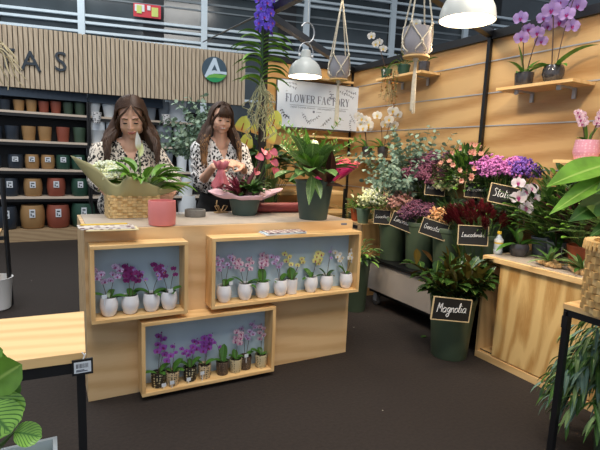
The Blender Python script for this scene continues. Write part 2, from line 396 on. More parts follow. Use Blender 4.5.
    def mesh(s, name, mats, smooth=True):
        me = bpy.data.meshes.new(name); me.from_pydata(s.v, [], s.f)
        for m in mats: me.materials.append(m)
        me.polygons.foreach_set('material_index', s.mi)
        uvl = me.uv_layers.new(name='UVMap')
        li = [0]*len(me.loops); me.loops.foreach_get('vertex_index', li)
        fl = []
        for i in li: fl += s.uv[i]
        uvl.data.foreach_set('uv', fl)
        if smooth:
            me.polygons.foreach_set('use_smooth', [True]*len(me.polygons))
            try: me.set_sharp_from_angle(angle=math.radians(40))
            except Exception: pass
        me.validate(); me.update(); return me
XMAX = WX_ = 3.04
def obj(name, mb, mats, parent=None, loc=None, rz=0, smooth=True, bevel=0, label=None):
    if not isinstance(mats, (list, tuple)): mats = [mats]
    mats = [M[m] if isinstance(m, str) else m for m in mats]
    if isinstance(mb, MB) and parent is not None and parent.location.x > 2.2 and parent.rotation_euler.z == 0 and parent.location.x < WX_ and parent.get('category') in ('potted plant', 'flowers', 'branches', 'orchid'):
        lim = XMAX-parent.location.x        # foliage bends along the plywood wall instead of passing through it
        mb.v = [(v[0] if v[0] < lim-.03 else lim-.03+.03*(1-math.exp(-(v[0]-lim+.03)/.03)), v[1], v[2]) for v in mb.v]
    me = mb.mesh(name, mats, smooth) if isinstance(mb, MB) else mb
    o = bpy.data.objects.new(name, me); COL.objects.link(o)
    if parent: o.parent = parent
    if loc is not None: o.location = loc
    if rz: o.rotation_euler.z = rz
    if bevel:
        b = o.modifiers.new('bevel', 'BEVEL'); b.width = bevel; b.segments = 2; b.limit_method = 'ANGLE'
    if label: o['label'] = label
    return o
def tag(o, label, cat, group=None, kind=None):
    o['label'] = label; o['category'] = cat
    if group: o['group'] = group
    if kind: o['kind'] = kind
    return o
def thing(name, label, cat, loc=(0,0,0), rz=0, group=None):
    o = bpy.data.objects.new(name, None); COL.objects.link(o); o.location = loc; o.rotation_euler = (0, 0, rz)
    o.empty_display_size = .05
    return tag(o, label, cat, group)
def struct(name, mb, mats, **k):
    o = obj(name, mb, mats, **k); o['kind'] = 'structure'; return o
def copy_tree(o, parent=None):
    c = o.copy(); COL.objects.link(c); c.parent = parent
    for ch in o.children: copy_tree(ch, c)
    return c
def dup(root, loc, rz=0, label=None, group=None, scale=None):
    r = copy_tree(root); r.location = loc; r.rotation_euler = (0, 0, rz)
    if label: r['label'] = label
    if group: r['group'] = group
    if scale: r.scale = (scale, scale, scale)
    return r
def rnd(a, b): return random.uniform(a, b)
def arc(p0, p1, sag, n=8, side=V((0,0,1))):
    p0, p1 = V(p0), V(p1); return [p0.lerp(p1, i/n) + side*sag*math.sin(PI*i/n) for i in range(n+1)]
def rotz(a): return Matrix.Rotation(a, 3, 'Z')
def frame_from(n, up=V((0,0,1))):
    """rotation whose local z is n and local y is near up"""
    n = V(n).normalized(); x = V(up).cross(n); x = x.normalized() if x.length > 1e-5 else V((1,0,0)); y = n.cross(x)
    return Matrix((x, y, n)).transposed()
def text_mesh(s, size, depth, name, align='CENTER', shear=0, space=1):
    cu = bpy.data.curves.new(name, 'FONT'); cu.body = s; cu.size = size; cu.extrude = depth; cu.align_x = align; cu.align_y = 'CENTER'
    cu.shear = shear; cu.space_character = space; cu.resolution_u = 3
    o = bpy.data.objects.new(name, cu); COL.objects.link(o)
    bpy.context.view_layer.update()
    me = bpy.data.meshes.new_from_object(o.evaluated_get(bpy.context.evaluated_depsgraph_get()))
    bpy.data.objects.remove(o); bpy.data.curves.remove(cu); me.name = name; return me
def xform(me, R, c):
    me.transform(Matrix.Translation(V(c)) @ R.to_4x4()); return me
RFACE = Matrix(((1,0,0), (0,0,-1), (0,1,0)))     # local x->X, y->Z, z->-Y : an upright face looking at -Y
# tube radius lists may be shorter or longer than the path: make tube tolerant
_tube = MB.tube
def tube_t(s, pts, r, seg=6, mi=0, flat=1.0):
    if isinstance(r, (list, tuple)):
        r = list(r); n = len(pts)
        if len(r) != n: r = [r[min(len(r)-1, int(i*(len(r)-1)/max(1, n-1)+.5))] for i in range(n)]
    return _tube(s, pts, r, seg, mi, flat)
MB.tube = tube_t
# ------------------------------------------------------------------ the setting
struct('floor', MB().box(-5, 13, -1.5, 13, -.05, 0), 'floor')
struct('ceiling', MB().box(-5, 13, -1.5, 13, 7.4, 7.5), 'ceiling')
WX, WY, WZ = 3.05, 4.5, 2.28
# right plywood wall and its aluminium seams
struct('wall_right', MB().box(WX, WX+.05, -.4, WY+.05, 0, WZ-.03), 'wallply')
for z in (1.385, 1.615, 1.868, 2.085):
    pass
seams = [1.0, 1.28, 1.60, 1.85, 2.09]
for i, z in enumerate(seams):
    struct('trim_%d' % (i+1), MB().box(WX-.005, WX+.001, -.4, WY, z-.0042, z+.0042), 'steel')
struct('trim_6', MB().box(WX-.03, WX+.06, -.4, WY+.06, WZ-.03, WZ+.03), 'black')
struct('wall_back', MB().box(2.0, WX, WY, WY+.05, 0, WZ-.03), 'backply')
struct('trim_7', MB().box(1.98, WX, WY-.02, WY+.06, WZ-.03, WZ+.03), 'black')
for i, z in enumerate([1.0, 1.28, 1.60, 1.85]):
    struct('trim_%d' % (i+8), MB().box(2.0, WX-.006, WY-.006, WY+.001, z-.005, z+.005), 'steel')
struct('trim_12', MB().box(WX-.02, WX+.0, WY-.02, WY, 0, WZ), 'black')
# posts and beams of the stand's black frame
py = atX(484, 90, WX-.04).y
tag(obj('wall_post', MB().box(WX-.036, WX-.008, py-.014, py+.014, 0, WZ+.06), 'blacks'), 'glossy black upright post standing against the right plywood wall', 'post')
PP = V((atY(264.5, 50, 3.22).x, 3.22, 0))
tag(obj('frame_post', MB().box(PP.x-.022, PP.x+.022, PP.y-.022, PP.y+.022, 0, 2.33), 'black'), 'black metal post behind the counter with a violet orchid hanging at its top', 'post')
def beam(name, a, b, w, lab):
    a, b = V(a), V(b); d = b-a; R = frame_from(d.normalized(), V((0,0,1)))
    tag(obj(name, MB().obox((a+b)/2, (w, w, d.length), R), 'black'), lab, 'beam')
beam('frame_beam', (PP.x, PP.y, 2.30), (WX-.03, WY-.03, 2.27), .05, 'black diagonal beam from the orchid post to the plywood corner')
beam('frame_beam', (PP.x+.0, PP.y+.02, 2.30), (1.56, .6, 2.30), .05, 'black beam running overhead from the violet orchid towards the viewer')
beam('frame_beam', (WX-.03, py, 2.29), (1.52, 2.05, 2.30), .05, 'black beam behind the large right lamp, fixed to the wall post')
cab = atY(203, 42, 7.36)
tag(obj('steel_cable', MB().tube([(PP.x, PP.y, 2.31), cab], .008, 6), 'black'), 'thin black cable stretched from the post top to the slatted wall', 'cable')

# hall glazing far behind: dark panes with white aluminium bars
hr = math.radians(-4)
FY = 12.0
HROT = math.radians(-13)
HR3 = rotz(HROT)
def hallx(px, py):                        # distance along the rotated glazing
    d = ray(px, py); n = HR3 @ V((0, 1, 0)); p = CAM+d*((V((0, FY, 0))-CAM).dot(n)/d.dot(n)); return (HR3.transposed() @ (p-V((0, FY, 0))))
def frot(o):
    o.rotation_euler.z = HROT; o.location = (0, FY, 0); return o
def fbox(nm, n, x0, x1, y0, y1, z0, z1, mat): frot(struct('%s_%d' % (nm, n), MB().box(x0, x1, y0, y1, z0, z1), mat))
frot(struct('wall_hall', MB().box(-5, 16, .05, .1, 0, 7.4), 'dark'))
k = 20; mx = [-5, -2.2]+[hallx(px, 15).x for px in (82, 204, 306, 392, 465)]+[16]
for i in range(7): fbox('window', i+1, mx[i]+.03, mx[i+1]-.03, 0, .02, 2.0, 7.3, 'glass_dark')
for x in mx[1:-1]: fbox('trim', k, x-.07, x+.07, -.12, -.02, 0, 7.4, 'mull'); k += 1
for z in (2.6, 3.72, 3.83, 4.02, 4.17, 4.95, 5.08, 5.3, 6.4): fbox('trim', k, -5, 16, -.1, -.021, z-.026, z+.026, 'mull'); k += 1
for z, h_ in ((4.7, .05), (4.55, .03), (3.2, .08), (6.2, .08), (5.0, .03), (5.9, .04)): fbox('trim', k, -5, 16, -.02, -.001, z, z+h_, 'hallbar'); k += 1
for x in (-1.2, 2.1, 5.2, 8.1, 11): fbox('trim', k, x, x+.45, -.019, -.001, 2.9, 7.3, 'dark'); k += 1
# emergency notice
n0 = hallx(134, 18); n1 = hallx(161, 8); w0 = V((0, FY, 0))+HR3 @ V((n0.x, -.16, n0.z))
t = thing('emergency_notice', 'red and white notice board fixed on the hall window bars', 'sign', w0, HROT)
w, h = n1.x-n0.x, (n1.z-n0.z)
obj('board', MB().box(0, w, 0, .02, 0, h), 'red', t)
obj('panel', MB().box(w*.05, w*.4, -.01, 0, h*.4, h*.92), 'white', t)
obj('panel', MB().box(w*.12, w*.3, -.016, -.0105, h*.25, h*.85), 'lime', t)
obj('panel', MB().box(w*.66, w*.9, -.012, -.001, h*.12, h*.8), 'lime', t)
obj('panel', MB().box(w*.5, w*.62, -.012, -.001, h*.55, h*.9), 'white', t)

# ------------------------------------------------------------------ slatted wall with lettering and logo
SY = 7.36
mb = MB().box(-1.6, 2.75, SY+.05, SY+.09, 2.06, 2.83)
struct('wall_slatted', mb, 'dark')
mb = MB(); x = -1.6
while x < 2.74:
    mb.box(x, x+.046, SY, SY+.05, 2.06, 2.83); x += .0585
sl = obj('trim_50', mb, 'oak'); sl['kind'] = 'structure'
# letters of the half hidden name: ...N T A S
for ch, px, py_ in (('T', 6, 59), ('A', 31, 62.5), ('S', 61, 63.5)):
    p = atY(px, py_, SY-.02)
    me = text_mesh(ch, .36, .012, 'letter')
    # thicken the strokes a little
    me = xform(me, RFACE, (0, 0, 0)); me.materials.append(M['navyd'])
    o = bpy.data.objects.new('wall_letter', me); COL.objects.link(o); o.location = (p.x, SY-.014, p.z)
    tag(o, 'dark letter %s fixed to the pale slatted wall' % ch, 'letter')
# round logo
lc = atY(209.5, 72.5, SY-.02); t = thing('round_logo', 'round logo with a white letter A above green waves on slats', 'logo', (lc.x, SY-.02, lc.z))
LOGO = t
r = .185
obj('disc', MB().lathe([(r, 0), (r, .02)], 40, R=RFACE), 'logo_navy', t)
def circ(a0, a1, n=14, rr=r): return [(rr*math.cos(math.radians(a0+(a1-a0)*i/n)), rr*math.sin(math.radians(a0+(a1-a0)*i/n))) for i in range(n+1)]
W_ = [(-.15,-.108), (-.02,.165), (.02,.165), (.085,-.02), (.184,-.02), (.186,-.06), (.1,-.055), (0,-.06), (-.08,-.09), (-.132,-.13)]
obj('letter', MB().poly(W_, .006, RFACE, (0, -.021, 0)), 'logo_white', t)
obj('counter', MB().poly([(-.045,-.02), (0,.07), (.04,-.02), (0,-.008)], .003, RFACE, (0, -.0275, 0)), 'logo_navy', t)
lime = [(-.13,-.13), (-.08,-.085), (0,-.062), (.08,-.065), (.182,-.062), (.165,-.09), (.1,-.12), (0,-.115), (-.06,-.125)]
obj('wave', MB().poly(lime, .006, RFACE, (0, -.021, 0)), 'logo_lime', t)
grn = [(-.13,-.131), (-.06,-.127), (0,-.117), (.1,-.122), (.162,-.092)]+circ(-35, -134)
obj('wave', MB().poly(grn, .007, RFACE, (0, -.021, 0)), 'logo_green', t)

bpy.context.view_layer.update()
MS = Matrix.Translation((-.46, SY, 0)) @ Matrix.Rotation(math.radians(-6), 4, 'Z') @ Matrix.Translation((.46, -SY, 0))
for o in [q for q in COL.objects if q.name.startswith(('wall_slatted', 'trim_50', 'wall_letter')) or q == LOGO]:
    o.matrix_world = MS @ o.matrix_world
# ------------------------------------------------------------------ pot shelving under the slatted wall
US = [(-1.6, .545), (.575, 2.7)]
shz = [.17, .615, .995, 1.38, 1.765]
for i, (x0, x1) in enumerate(US):
    t = thing('pot_shelving', ['dark shelving unit of coloured pots beneath the wall letters', 'dark shelving unit of white and grey pots behind the two florists'][i], 'shelf', (x0, SY+.05, 0))
    w = x1-x0
    obj('back_panel', MB().box(0, w, .32, .35, 0, 1.95), 'dark', t)
    obj('header_panel', MB().box(0, w if i == 0 else atY(163.5, 90, SY).x-x0, .0, .34, 1.95, 2.1), 'navy', t)
    obj('side_panel', MB().box(-.012, .012, 0, .32, 0, 1.95), 'black', t)
    obj('side_panel', MB().box(w-.012, w+.012, 0, .32, 0, 1.95), 'black', t)
    obj('plinth', MB().box(0, w, -.06, .32, 0.0, .165), 'oakb', t)
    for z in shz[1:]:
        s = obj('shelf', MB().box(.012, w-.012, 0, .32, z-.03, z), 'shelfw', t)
        obj('painted_shelf_shade', MB().box(.012, w-.012, .01, .3, z-.07, z-.03), 'black', s)  # black slab standing in for the shade beneath the shelf
def planter(name, style, r, h, mat, tagged=False):
    """a row pot: style 'cup' tapers, 'bowl' bulges, 'rim' has a stepped collar"""
    if style == 'cup': prof = [(r*.74, 0), (r*.80, h*.05), (r*.98, h*.8), (r, h), (r*.93, h), (r*.9, h*.85), (r*.7, h*.1)]
    elif style == 'bowl': prof = [(r*.78, 0), (r*.9, h*.06), (r, h*.45), (r*.98, h*.75), (r*.88, h), (r*.82, h), (r*.88, h*.7), (r*.8, h*.1)]
    elif style == 'rim': prof = [(r*.62, 0), (r*.68, h*.03), (r*.9, h*.58), (r*.96, h*.6), (r, h), (r*.93, h), (r*.88, h*.6), (r*.6, h*.08)]
    else: prof = [(r*.7, 0), (r*.72, h*.02), (r*.88, h*.78), (r*.99, h*.8), (r, h), (r*.92, h), (r*.85, h*.7), (r*.6, h*.08)]
    pr = thing(name, 'pot', 'pot', (0, 0, 0))
    obj('body', MB().lathe(prof, 28), mat, pr)
    if tagged:
        tg = obj('price_tag', MB().box(-.035, .035, -r-.012, -r-.006, h*.5, h*.85), 'tagpaper', pr)
        obj('print', MB().box(-.02, .02, -r-.0135, -r-.0118, h*.72, h*.78).box(-.022, -.008, -r-.0135, -r-.0118, h*.56, h*.68).box(.0, .022, -r-.0135, -r-.0118, h*.54, h*.6), 'pot_navy', tg)
    return pr
cname = {'pot_navy': 'midnight blue', 'pot_tan': 'tan', 'pot_rust': 'rust red', 'pot_olive': 'muted green', 'pot_green': 'forest green', 'pot_white': 'white', 'pot_grey': 'blue grey'}
rowname = ['bottom board', 'fourth shelf down', 'third shelf down', 'second shelf down', 'top shelf']
# (shelf index, px left, px right, px top, material, style, tagged)
pots = []
for a, b in ((12.5, 24.5), (25.2, 37)): pots.append((4, a, b, 99.5, 'pot_tan', 'cup', 0))
pots += [(4, -2, 10.5, 99, 'pot_navy', 'cup', 0), (4, 37.8, 49.3, 101, 'pot_rust', 'cup', 0), (4, 50, 61.5, 101, 'pot_rust', 'cup', 0), (4, 62.5, 73.4, 102, 'pot_olive', 'cup', 0), (4, 74.3, 86, 102.5, 'pot_olive', 'cup', 0),
  (4, 87, 101, 98, 'pot_white', 'rim', 0), (4, 102.2, 116, 98.6, 'pot_white', 'rim', 0), (4, 131, 143.5, 101, 'pot_grey', 'rim', 0), (4, 145.3, 157.5, 100.8, 'pot_grey', 'rim', 0), (4, 158.7, 170.4, 101.6, 'pot_grey', 'rim', 0), (4, 165.5, 190, 91, 'pot_white', 'collar', 0),
  (3, -13, 2.5, 125.5, 'pot_navy', 'cup', 0), (3, 3.8, 19.5, 125.5, 'pot_navy', 'cup', 0), (3, 21, 36, 126, 'pot_tan', 'cup', 0), (3, 37.5, 52, 126.5, 'pot_tan', 'cup', 0), (3, 56, 70, 127, 'pot_rust', 'cup', 0), (3, 73, 86.3, 127.3, 'pot_olive', 'cup', 0),
  (3, 87.5, 105.5, 121, 'pot_white', 'rim', 0), (3, 106.3, 124, 121.5, 'pot_white', 'rim', 0), (3, 157, 173, 122, 'pot_grey', 'rim', 0), (3, 174, 190, 121, 'pot_white', 'rim', 0),
  (2, -10, 1, 154.5, 'pot_navy', 'bowl', 1), (2, 7, 23.5, 154.5, 'pot_navy', 'bowl', 1), (2, 24.3, 39.3, 154.5, 'pot_tan', 'bowl', 1), (2, 40.5, 55, 155, 'pot_tan', 'bowl', 1), (2, 55.7, 70.5, 155, 'pot_green', 'bowl', 1), (2, 71.3, 86, 155, 'pot_green', 'bowl', 1),
  (2, 86.5, 103, 146, 'pot_white', 'rim', 0), (2, 161, 174, 147, 'pot_grey', 'rim', 0), (2, 177, 188, 151, 'pot_white', 'cup', 0), (2, 189.2, 200, 150, 'pot_white', 'cup', 0),
  (1, 1, 18.5, 178.5, 'pot_navy', 'bowl', 1), (1, 23, 42.3, 179, 'pot_tan', 'bowl', 1), (1, 46.5, 65.6, 178.5, 'pot_rust', 'bowl', 1), (1, 71, 89, 178.8, 'pot_green', 'bowl', 1), (1, 160, 172, 177, 'pot_grey', 'cup', 0), (1, 178, 195, 172, 'pot_white', 'cup', 0),
  (0, -4, 17.5, 207, 'pot_navy', 'bowl', 1), (0, 19.5, 45, 206, 'pot_tan', 'bowl', 1), (0, 46, 70, 205.5, 'pot_rust', 'bowl', 1), (0, 71, 95.5, 204, 'pot_green', 'bowl', 1), (0, 178, 197, 196, 'pot_white', 'cup', 0)]
ordn = ['first', 'second', 'third', 'fourth']
cnt = {}
for (si, a, b, top, m, st, tg) in pots:
    key = (si, m); cnt[key] = cnt.get(key, 0)+1
tot = dict(cnt); seen = {}
for (si, a, b, top, m, st, tg) in pots:
    z = shz[si]; p0 = atY(a, top+3, SY+.12); p1 = atY(b, top+3, SY+.12)
    r = (p1.x-p0.x)/2; ztop = atY((a+b)/2, top, SY+.16-r).z
    h = max(.1, ztop-z)
    o = planter('plant_pot', st, r, h, m, tg)
    o.location = ((p0.x+p1.x)/2, SY+.05+max(r+.01, .13), z)
    if si == 0: o.location.y = SY+.0+max(r+.01, .13)
    key = (si, m); seen[key] = seen.get(key, 0)+1
    lab = cname[m]+' '+{'cup': 'tapered', 'bowl': 'rounded', 'rim': 'stepped rim', 'collar': 'tall collared'}[st]+' pot on the far '+rowname[si]
    if tot[key] > 1: lab += ', '+ordn[seen[key]-1]+' from the left'
    o['label'] = lab; o['group'] = 'pots on the '+rowname[si]
for px, py_, lab in ((96.3, 117.5, 'small zebra print pot clipped under the top shelf left of the first florist'), (165.5, 119.5, 'small zebra print pot clipped under the top shelf right of the first florist')):
    p = atY(px, py_, SY+.0)
    o = tag(obj('clip_pot', MB().lathe([(.045, -.08), (.068, .07), (.06, .07), (.04, -.06)], 16), 'zebra'), lab, 'pot', 'zebra print clip pots'); o.location = (p.x, SY-.045, p.z)

# ------------------------------------------------------------------ counter
C0, C1, CF, CB, CT = .155, 1.755, 2.5, 3.08, .905
t = thing('display_counter', 'plywood flower counter with a grey top and plant boxes on its front', 'counter', ((C0+C1)/2, (CF+CB)/2, 0))
hx = (C1-C0)/2; hy = (CB-CF)/2
obj('front_panel', MB().box(-hx, hx, -hy, -hy+.018, 0, CT-.0), 'ply', t)
obj('side_panel', MB().box(-hx, -hx+.018, -hy+.019, hy, 0, CT-.0), 'ply', t)
obj('side_panel', MB().box(hx-.018, hx, -hy+.019, hy, 0, CT-.0), 'ply', t)
obj('worktop', MB().box(-hx+.019, hx-.019, -hy+.019, hy, CT-.03, CT+.003), 'top', t)
obj('lining_panel', MB().box(-hx+.02, hx-.02, -hy+.3, -hy+.318, 0, CT-.03), 'ply', t)
p = atY(344, 224, CF-.002)
obj('label_strip', MB().box(-.022, .022, -.002, 0, -.006, .006), 'ink', t, loc=(p.x-(C0+C1)/2, -hy-.0005, p.z))
def display_box(x0, x1, z0, z1, lab):
    b = thing('display_box', lab, 'display box', ((x0+x1)/2, CF-.001, z0), 0, 'plywood plant boxes on the counter front')
    w = (x1-x0)/2; h = z1-z0; d = .12; th = .019
    obj('back_panel', MB().box(-w+th, w-th, -.006, 0, th, h-th), 'bluegrey', b)
    obj('board', MB().box(-w, w, -d, 0, 0, th), 'pine', b, bevel=.0015)
    obj('board', MB().box(-w, w, -d, 0, h-th, h), 'pine', b, bevel=.0015)
    obj('board', MB().box(-w, -w+th, -d, 0, th, h-th), 'pine_z', b)
    obj('board', MB().box(w-th, w, -d, 0, th, h-th), 'pine_z', b)
    return b
BL = (.170, .640, .455, .843); BR = (.770, 1.745, .458, .852); BB = (.402, 1.160, .028, .430)
display_box(*BL, 'small plywood box on the counter front holding four orchids in white pots')
display_box(*BR, 'long plywood box on the counter front holding eight orchids in white pots')
display_box(*BB, 'low plywood box near the floor holding orchids in patterned pots')

# ------------------------------------------------------------------ bench on the right
BX, BZ = 2.55, .708
by0 = .55; by1 = 2.10
t = thing('wooden_bench', 'low plywood bench along the right wall with orchids on its top', 'bench', (BX, by1, 0))
L = by1-by0
obj('top_board', MB().box(-.012, WX-BX-.01, -L, 0, BZ-.035, BZ-.002), 'pine_y', t, bevel=.002)
obj('top_sheet', MB().box(.012, WX-BX-.02, -L, -.02, BZ-.002, BZ+.001), 'top', t)
obj('door', MB().box(.006, .024, -L, -.13, .055, BZ-.037), 'ply_v', t)
obj('plinth', MB().box(0, .022, -L, 0, 0, .045), 'pine_y', t)
obj('end_panel', MB().box(.0, WX-BX-.01, -.018, 0, .045, BZ-.037), 'pine_z', t)
obj('floor_board', MB().box(.024, WX-BX-.01, -L, -.018, .035, .05), 'pine_y', t)
obj('track', MB().box(.024, .03, -L, -.02, .05, .056), 'black', t)
obj('divider', MB().box(.3, .318, -.6, -.02, .05, BZ-.037), 'pine_z', t)

# ------------------------------------------------------------------ trolley with the flower buckets
t = thing('flower_trolley', 'low wheeled trolley with a grey side panel beneath the flower buckets', 'trolley', (2.56, 2.16, 0))
obj('deck', MB().box(0, .46, 0, 1.2, .40, .43), 'black', t)
obj('side_panel', MB().box(-.008, 0, 0, 1.2, .15, .405), 'trolley', t)
obj('side_panel', MB().box(0, .46, 1.192, 1.2, .15, .4), 'trolley', t)
obj('chassis', MB().box(.01, .44, .01, 1.18, .12, .15), 'black', t)
obj('deck_edge', MB().box(-.02, 0.0, -.0, 1.21, .405, .432), 'black', t)
for (x, y) in ((.05, 1.12), (.05, .1), (.4, 1.12), (.4, .1)):
    w = obj('caster', MB().lathe([(.045, -.012), (.05, -.008), (.05, .008), (.045, .012)], 18, R=Matrix.Rotation(PI/2, 3, 'Y')), 'rubber', t, loc=(x, y, .05))
    obj('fork', MB().box(-.02, -.014, -.02, .02, -.01, .07).box(.014, .02, -.02, .02, -.01, .07), 'steel', w)
# raised step behind for the rear row
t = thing('raised_step', 'dark raised step behind the front buckets carrying the rear flower buckets', 'stand', (2.84, 2.16, .432))
obj('top_board', MB().box(0, .19, 0, 1.18, .235, .25), 'black', t)
obj('front_board', MB().box(0, .015, 0, 1.18, 0, .235), 'dark', t)

# wooden crate stand beyond the counter
cr = atZ(361.5, 224.5, .70)
t = thing('crate_stand', 'upright wooden crate standing behind the right end of the counter', 'crate', (cr.x, cr.y, 0))
w, d, h = .34, .4, .70
obj('side_board', MB().box(0, .016, 0, d, 0, h-.0), 'oakb', t)
obj('side_board', MB().box(w-.016, w, 0, d, 0, h-.0), 'pine_z', t)
obj('front_board', MB().box(.017, w-.017, 0, .014, 0, h), 'pine_z', t)
obj('top_board', MB().box(.017, w-.017, .015, d, h-.016, h), 'pine', t)
obj('hand_hole', MB().box(-.002, .0005, .06, d-.06, h-.05, h-.018), 'dark', t)

# ------------------------------------------------------------------ wall shelves
def wall_shelf(ya, yb, x0, z, lab):
    t = thing('wall_shelf', lab, 'shelf', (WX, (ya+yb)/2, z)); h = (yb-ya)/2
    obj('board', MB().box(x0-WX, -.008, -h, h, -.02, 0), 'pine_y', t, bevel=.001)
    for y in (-h*.55, h*.55):
        obj('bracket', MB().box(x0-WX+.06, -.008, y-.012, y+.012, -.03, -.0205).box(-.02, -.008, y-.012, y+.012, -.09, -.03).box(x0-WX+.055, x0-WX+.07, y-.014, y+.014, -.05, -.0205), 'steel', t)
    return t
SX = 2.81
a = atX(496, 88, SX); b = atX(573, 78, SX); SZ1 = (a.z+b.z)/2
SH1 = (b.y, a.y)
wall_shelf(b.y, a.y, SX, SZ1, 'pine wall shelf with two tall lilac orchids, upper right')
nw = atX(440, 73, WX-.01); SZ2 = nw.z; fw = atX(397, 82, WX-.01)
wall_shelf(nw.y, nw.y+.62, 2.82, SZ2, 'pine wall shelf beside the right hanging planter near the corner')
a = atX(553, 159.5, 2.86); SZ3 = a.z
wall_shelf(a.y-.42, a.y, 2.86, SZ3, 'low pine wall shelf under the pink faceted orchid pot')
# shelf for the white orchids and sign ledge on the back wall
def back_shelf(xa, xb, y0, z, lab):
    t = thing('wall_shelf', lab, 'shelf', ((xa+xb)/2, WY, z)); h = (xb-xa)/2
    obj('board', MB().box(-h, h, y0-WY, -.008, -.02, 0), 'pine', t)
    for x in (-h*.6, h*.6): obj('bracket', MB().box(x-.012, x+.012, y0-WY+.04, -.008, -.03, -.0205).box(x-.012, x+.012, -.02, -.008, -.1, -.03), 'steel', t)
    return t
a = atX(384, 158, 2.86); SZ4 = a.z; SY4 = a.y
wall_shelf(SY4, SY4+.62, 2.80, SZ4, 'pine wall shelf in the corner under the white orchids')
a = atY(318, 135.5, 4.3)
back_shelf(2.38, 2.98, 4.32, a.z, 'pine ledge on the back wall directly beneath the lettered sign')
a = atY(318, 77, 4.3); SZ5 = 2.13
back_shelf(2.25, 2.95, 4.33, 2.125, 'pine ledge on the back wall above the sign, behind the small lamp')
# wooden rack behind the second florist
rk = atY(279, 205, 4.15)
t = thing('display_rack', 'wooden plank rack with black legs behind the green planters', 'rack', (1.90, 4.0, 0))
for z in (.42, .78, .97): obj('shelf', MB().box(0, .8, 0, .35, z-.03, z), 'pine', t)
obj('back_board', MB().box(.012, .788, .33, .345, .5, .97), 'backply', t)
for x in (0.0, .78):
    for y in (-.02, .35): obj('leg', MB().box(x-.012, x+.012, y-.0, y+.02, 0, 1.0), 'black', t)

# ------------------------------------------------------------------ sign board
s0 = atY(276.6, 127.6, 4.36); s1 = atY(356.5, 86, 4.36)
t = thing('hanging_sign', 'white FLOWER FACTORY sign with floral sprays on the plywood back wall', 'sign', ((s0.x+s1.x)/2+.035, 4.40, (s0.z+s1.z)/2+.005), math.radians(-3))
sw = (s1.x-s0.x)/2+.01; shh = .235
obj('board', MB().box(-sw, sw, 0, .015, -shh, shh), 'board', t)
obj('frame_edge', MB().box(-sw-.006, -sw, -.002, .017, -shh-.006, shh+.006).box(sw, sw+.006, -.002, .017, -shh-.006, shh+.006).box(-sw, sw, -.002, .017, -shh-.006, -shh).box(-sw, sw, -.002, .017, shh, shh+.006), 'inkd', t)
# Didone capitals from strokes: thick stems, hairlines, serif bars.  glyph = list of (kind, ...)
TH, TN = .17, .05
GL = {
 'F': (.62, [('v', .14, 0, 1), ('h', .02, .30, .0), ('h', .02, .60, 1), ('h', .2, .45, .52), ('s', .60, .80, 1), ('s', .45, .42, .62)]),
 'L': (.62, [('v', .14, 0, 1), ('h', .02, .58, 0), ('h', .02, .30, 1), ('s', .58, 0, .22)]),
 'O': (.80, [('o', .40, .5, .36, .5)]),
 'W': (1.05, [('d', .12, 1, .35, 0), ('t', .35, 0, .52, 1), ('d', .47, 1, .70, 0), ('t', .70, 0, .90, 1), ('h', .0, .25, 1), ('h', .40, .60, 1), ('h', .80, 1.0, 1)]),
 'E': (.64, [('v', .14, 0, 1), ('h', .02, .60, 0), ('h', .02, .60, 1), ('h', .2, .45, .52), ('s', .60, .80, 1), ('s', .60, 0, .2), ('s', .45, .42, .62)]),
 'R': (.76, [('v', .14, 0, 1), ('h', .02, .30, 0), ('b', .2, .52, .3), ('d', .38, .5, .62, 0), ('h', .58, .76, 0), ('h', .02, .40, 1)]),
 'A': (.80, [('t', .10, 0, .38, 1), ('d', .38, 1, .64, 0), ('h', .2, .55, .35), ('h', .0, .20, 0), ('h', .50, .80, 0)]),
 'C': (.74, [('c', .40, .5, .36, .5), ('s', .68, .68, .95)]),
 'T': (.70, [('v', .34, 0, 1), ('h', .02, .68, 1), ('h', .2, .5, 0), ('s', .03, .78, 1), ('s', .66, .78, 1)]),
 'Y': (.74, [('v', .37, 0, .45), ('d', .12, 1, .37, .42), ('t', .37, .42, .62, 1), ('h', .0, .26, 1), ('h', .52, .74, 1), ('h', .22, .5, 0)]),
}
